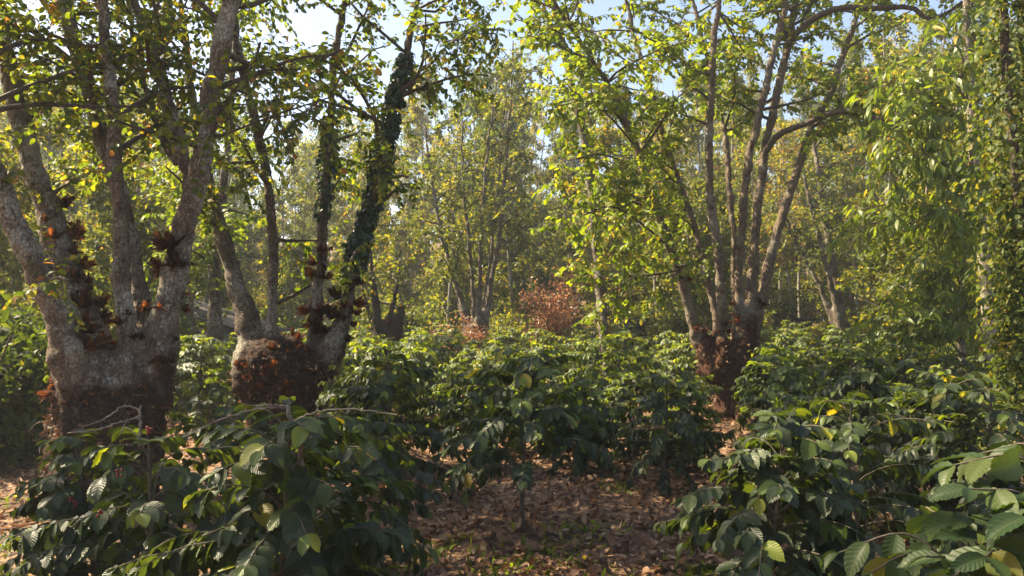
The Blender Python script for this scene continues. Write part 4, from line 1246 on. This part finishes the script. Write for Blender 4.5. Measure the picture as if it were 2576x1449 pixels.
# hand placed pale trunks over the dirt clearing and leafy trees close behind the bushes
for px, Y in ((1995, 27.5), (1958, 28.5), (2012, 31), (1940, 30), (1700, 26), (1880, 29), (2160, 27)):
    spots.append([xat(px, Y), Y, px, 'pale_trunk_tree'])
for px, Y, kd in ((60, 14, 'slender_tree'), (-120, 12, 'bushy_tree'), (200, 16, 'multi_stem_tree'), (360, 15, 'bushy_tree'), (330, 19, 'bushy_tree'), 
                  (2250, 17, 'multi_stem_tree'), (2330, 15.5, 'bushy_tree'), (2520, 14, 'multi_stem_tree'), (2450, 18, 'slender_tree'), (2650, 13, 'bushy_tree'), (1660, 20, 'bushy_tree'), (1290, 25, 'slender_tree')):
    spots.append([xat(px, Y), Y, px, kd])
try_spot(21, 30, 1.8, ['multi_stem_tree', 'slender_tree', 'bushy_tree', 'bushy_tree', 'evergreen_tree', 'pale_trunk_tree'], 44)
try_spot(29, 44, 2.1, ['multi_stem_tree', 'slender_tree', 'bushy_tree', 'pale_trunk_tree', 'pale_trunk_tree', 'evergreen_tree'], 80)
try_spot(43, 66, 2.5, ['multi_stem_tree', 'slender_tree', 'bushy_tree', 'bushy_tree', 'evergreen_tree'], 90)
nt0 = len(spots)
try_spot(22, 28, 1.0, ['hill_shrub'], 40)
try_spot(27, 46, 1.2, ['hill_shrub'], 80)
groups = {}
for s in spots:
    groups.setdefault((s[3], band(s[1]), zone(s[2])), []).append(s)
for (kd, bd, zn), lst in groups.items():
    lst.sort(key=lambda s: s[2])
    for i, (x, Y, px, _) in enumerate(lst):
        head = KW[kd] if len(lst) == 1 else ('left of two %ss' % KW[kd] if i == 0 else 'right of two %ss' % KW[kd]) if len(lst) == 2 else '%s from left of %d %ss' % (nth(i), len(lst), KW[kd])
        lab = '%s %s %s' % (head, bd, zn)
        z = gz(x, Y)
        if kd == 'hill_shrub':
            me = SHRUBS[rt.randint(3)]
            shrub(kd, lab, 'shrub', me, (x, Y, z - .05), rt.rand() * 6.28, .8 + .5 * rt.rand(), 'shrubs under the hillside trees')
        else:
            me = KINDS[kd][rt.randint(len(KINDS[kd]))]
            want = EYE + (790 - ytop(px) - 90 * rt.rand()) / F * Y - z
            sc = np.clip(want / me[2], .45, 1.5)
            if kd == 'bushy_tree': sc = min(sc, .75 + .4 * rt.rand())
            if kd == 'pale_trunk_tree': sc = min(sc, .95)
            w = sc ** .6
            t = thing(kd, lab, 'tree', (x, Y, z - .05), rt.rand() * 6.28, KW[kd] + 's on the hillside', (w, w, sc))
            link('trunk', me[0], t); link('crown', me[1], t)

for x, y, k, lab in ((-6.6, 4.7, 0, 'unseen many-stemmed tree added beyond the left edge to shade the nearest bushes'),):  # unseen tree, added outside the view to shade the front bushes
    me = KINDS['multi_stem_tree'][k]
    t = thing('multi_stem_tree', lab, 'tree', (x, y, gz(x, y)), 1.0, None, (.95, .95, .9))
    link('trunk', me[0], t); link('crown', me[1], t)

# ------------------------------------------------------------------ haze
HAZE = 0.0016
me = bpy.data.meshes.new('haze')
lo, hi = np.array([-165., -65, -1.6]), np.array([165., 245, 26])
V = [(x, y, z) for z in (lo[2], hi[2]) for y in (lo[1], hi[1]) for x in (lo[0], hi[0])]
me.from_pydata(V, [], [(0, 2, 3, 1), (4, 5, 7, 6), (0, 1, 5, 4), (1, 3, 7, 5), (3, 2, 6, 7), (2, 0, 4, 6)])
m, nt, out = newmat('haze')
pv = nt.nodes.new('ShaderNodeVolumePrincipled'); pv.inputs['Density'].default_value = HAZE; pv.inputs['Color'].default_value = (.86, .92, 1, 1); pv.inputs['Anisotropy'].default_value = .3
nt.links.new(pv.outputs[0], out.inputs['Volume']); me.materials.append(m)
hz = link('haze', me); hz['kind'] = 'stuff'; hz['label'] = 'thin pale morning haze hanging over the hillside'; hz['category'] = 'haze'

# ------------------------------------------------------------------ light
SUN_AZ, SUN_EL = R(-74), R(46)
S = Vector((math.sin(SUN_AZ) * math.cos(SUN_EL), math.cos(SUN_AZ) * math.cos(SUN_EL), math.sin(SUN_EL)))
sun = bpy.data.lights.new('sun', 'SUN'); sun.energy = 5.0; sun.angle = R(.55); sun.color = (1, .84, .57)
so = bpy.data.objects.new('sun', sun); C.objects.link(so); so.rotation_euler = S.to_track_quat('Z', 'Y').to_euler(); so.location = (0, 0, 30)
w = bpy.data.worlds.new('World'); SC.world = w; w.use_nodes = True
nt = w.node_tree; nt.nodes.clear()
sky = nt.nodes.new('ShaderNodeTexSky'); sky.sky_type = 'NISHITA'; sky.sun_disc = False; sky.sun_elevation = SUN_EL; sky.sun_rotation = SUN_AZ
sky.dust_density = 3.0; sky.ozone_density = 1.0
bg = nt.nodes.new('ShaderNodeBackground'); bg.inputs[1].default_value = .075
o = nt.nodes.new('ShaderNodeOutputWorld'); nt.links.new(sky.outputs[0], bg.inputs[0]); nt.links.new(bg.outputs[0], o.inputs[0])
SC.view_settings.view_transform = 'Standard'; SC.view_settings.look = 'None'; SC.view_settings.gamma = 1
SC.view_settings.exposure = 1.97

SC.render.engine = 'CYCLES'
cy = SC.cycles
cy.max_bounces = 6; cy.diffuse_bounces = 3; cy.glossy_bounces = 2; cy.transmission_bounces = 4; cy.transparent_max_bounces = 6; cy.volume_bounces = 0
cy.use_adaptive_sampling = False
cy.sample_clamp_indirect = 6; cy.caustics_reflective = False; cy.caustics_refractive = False
cy.use_denoising = True
cy.denoising_prefilter = 'ACCURATE'
print('objects', len(bpy.data.objects), 'bushes', len(used), 'trees', nt0)
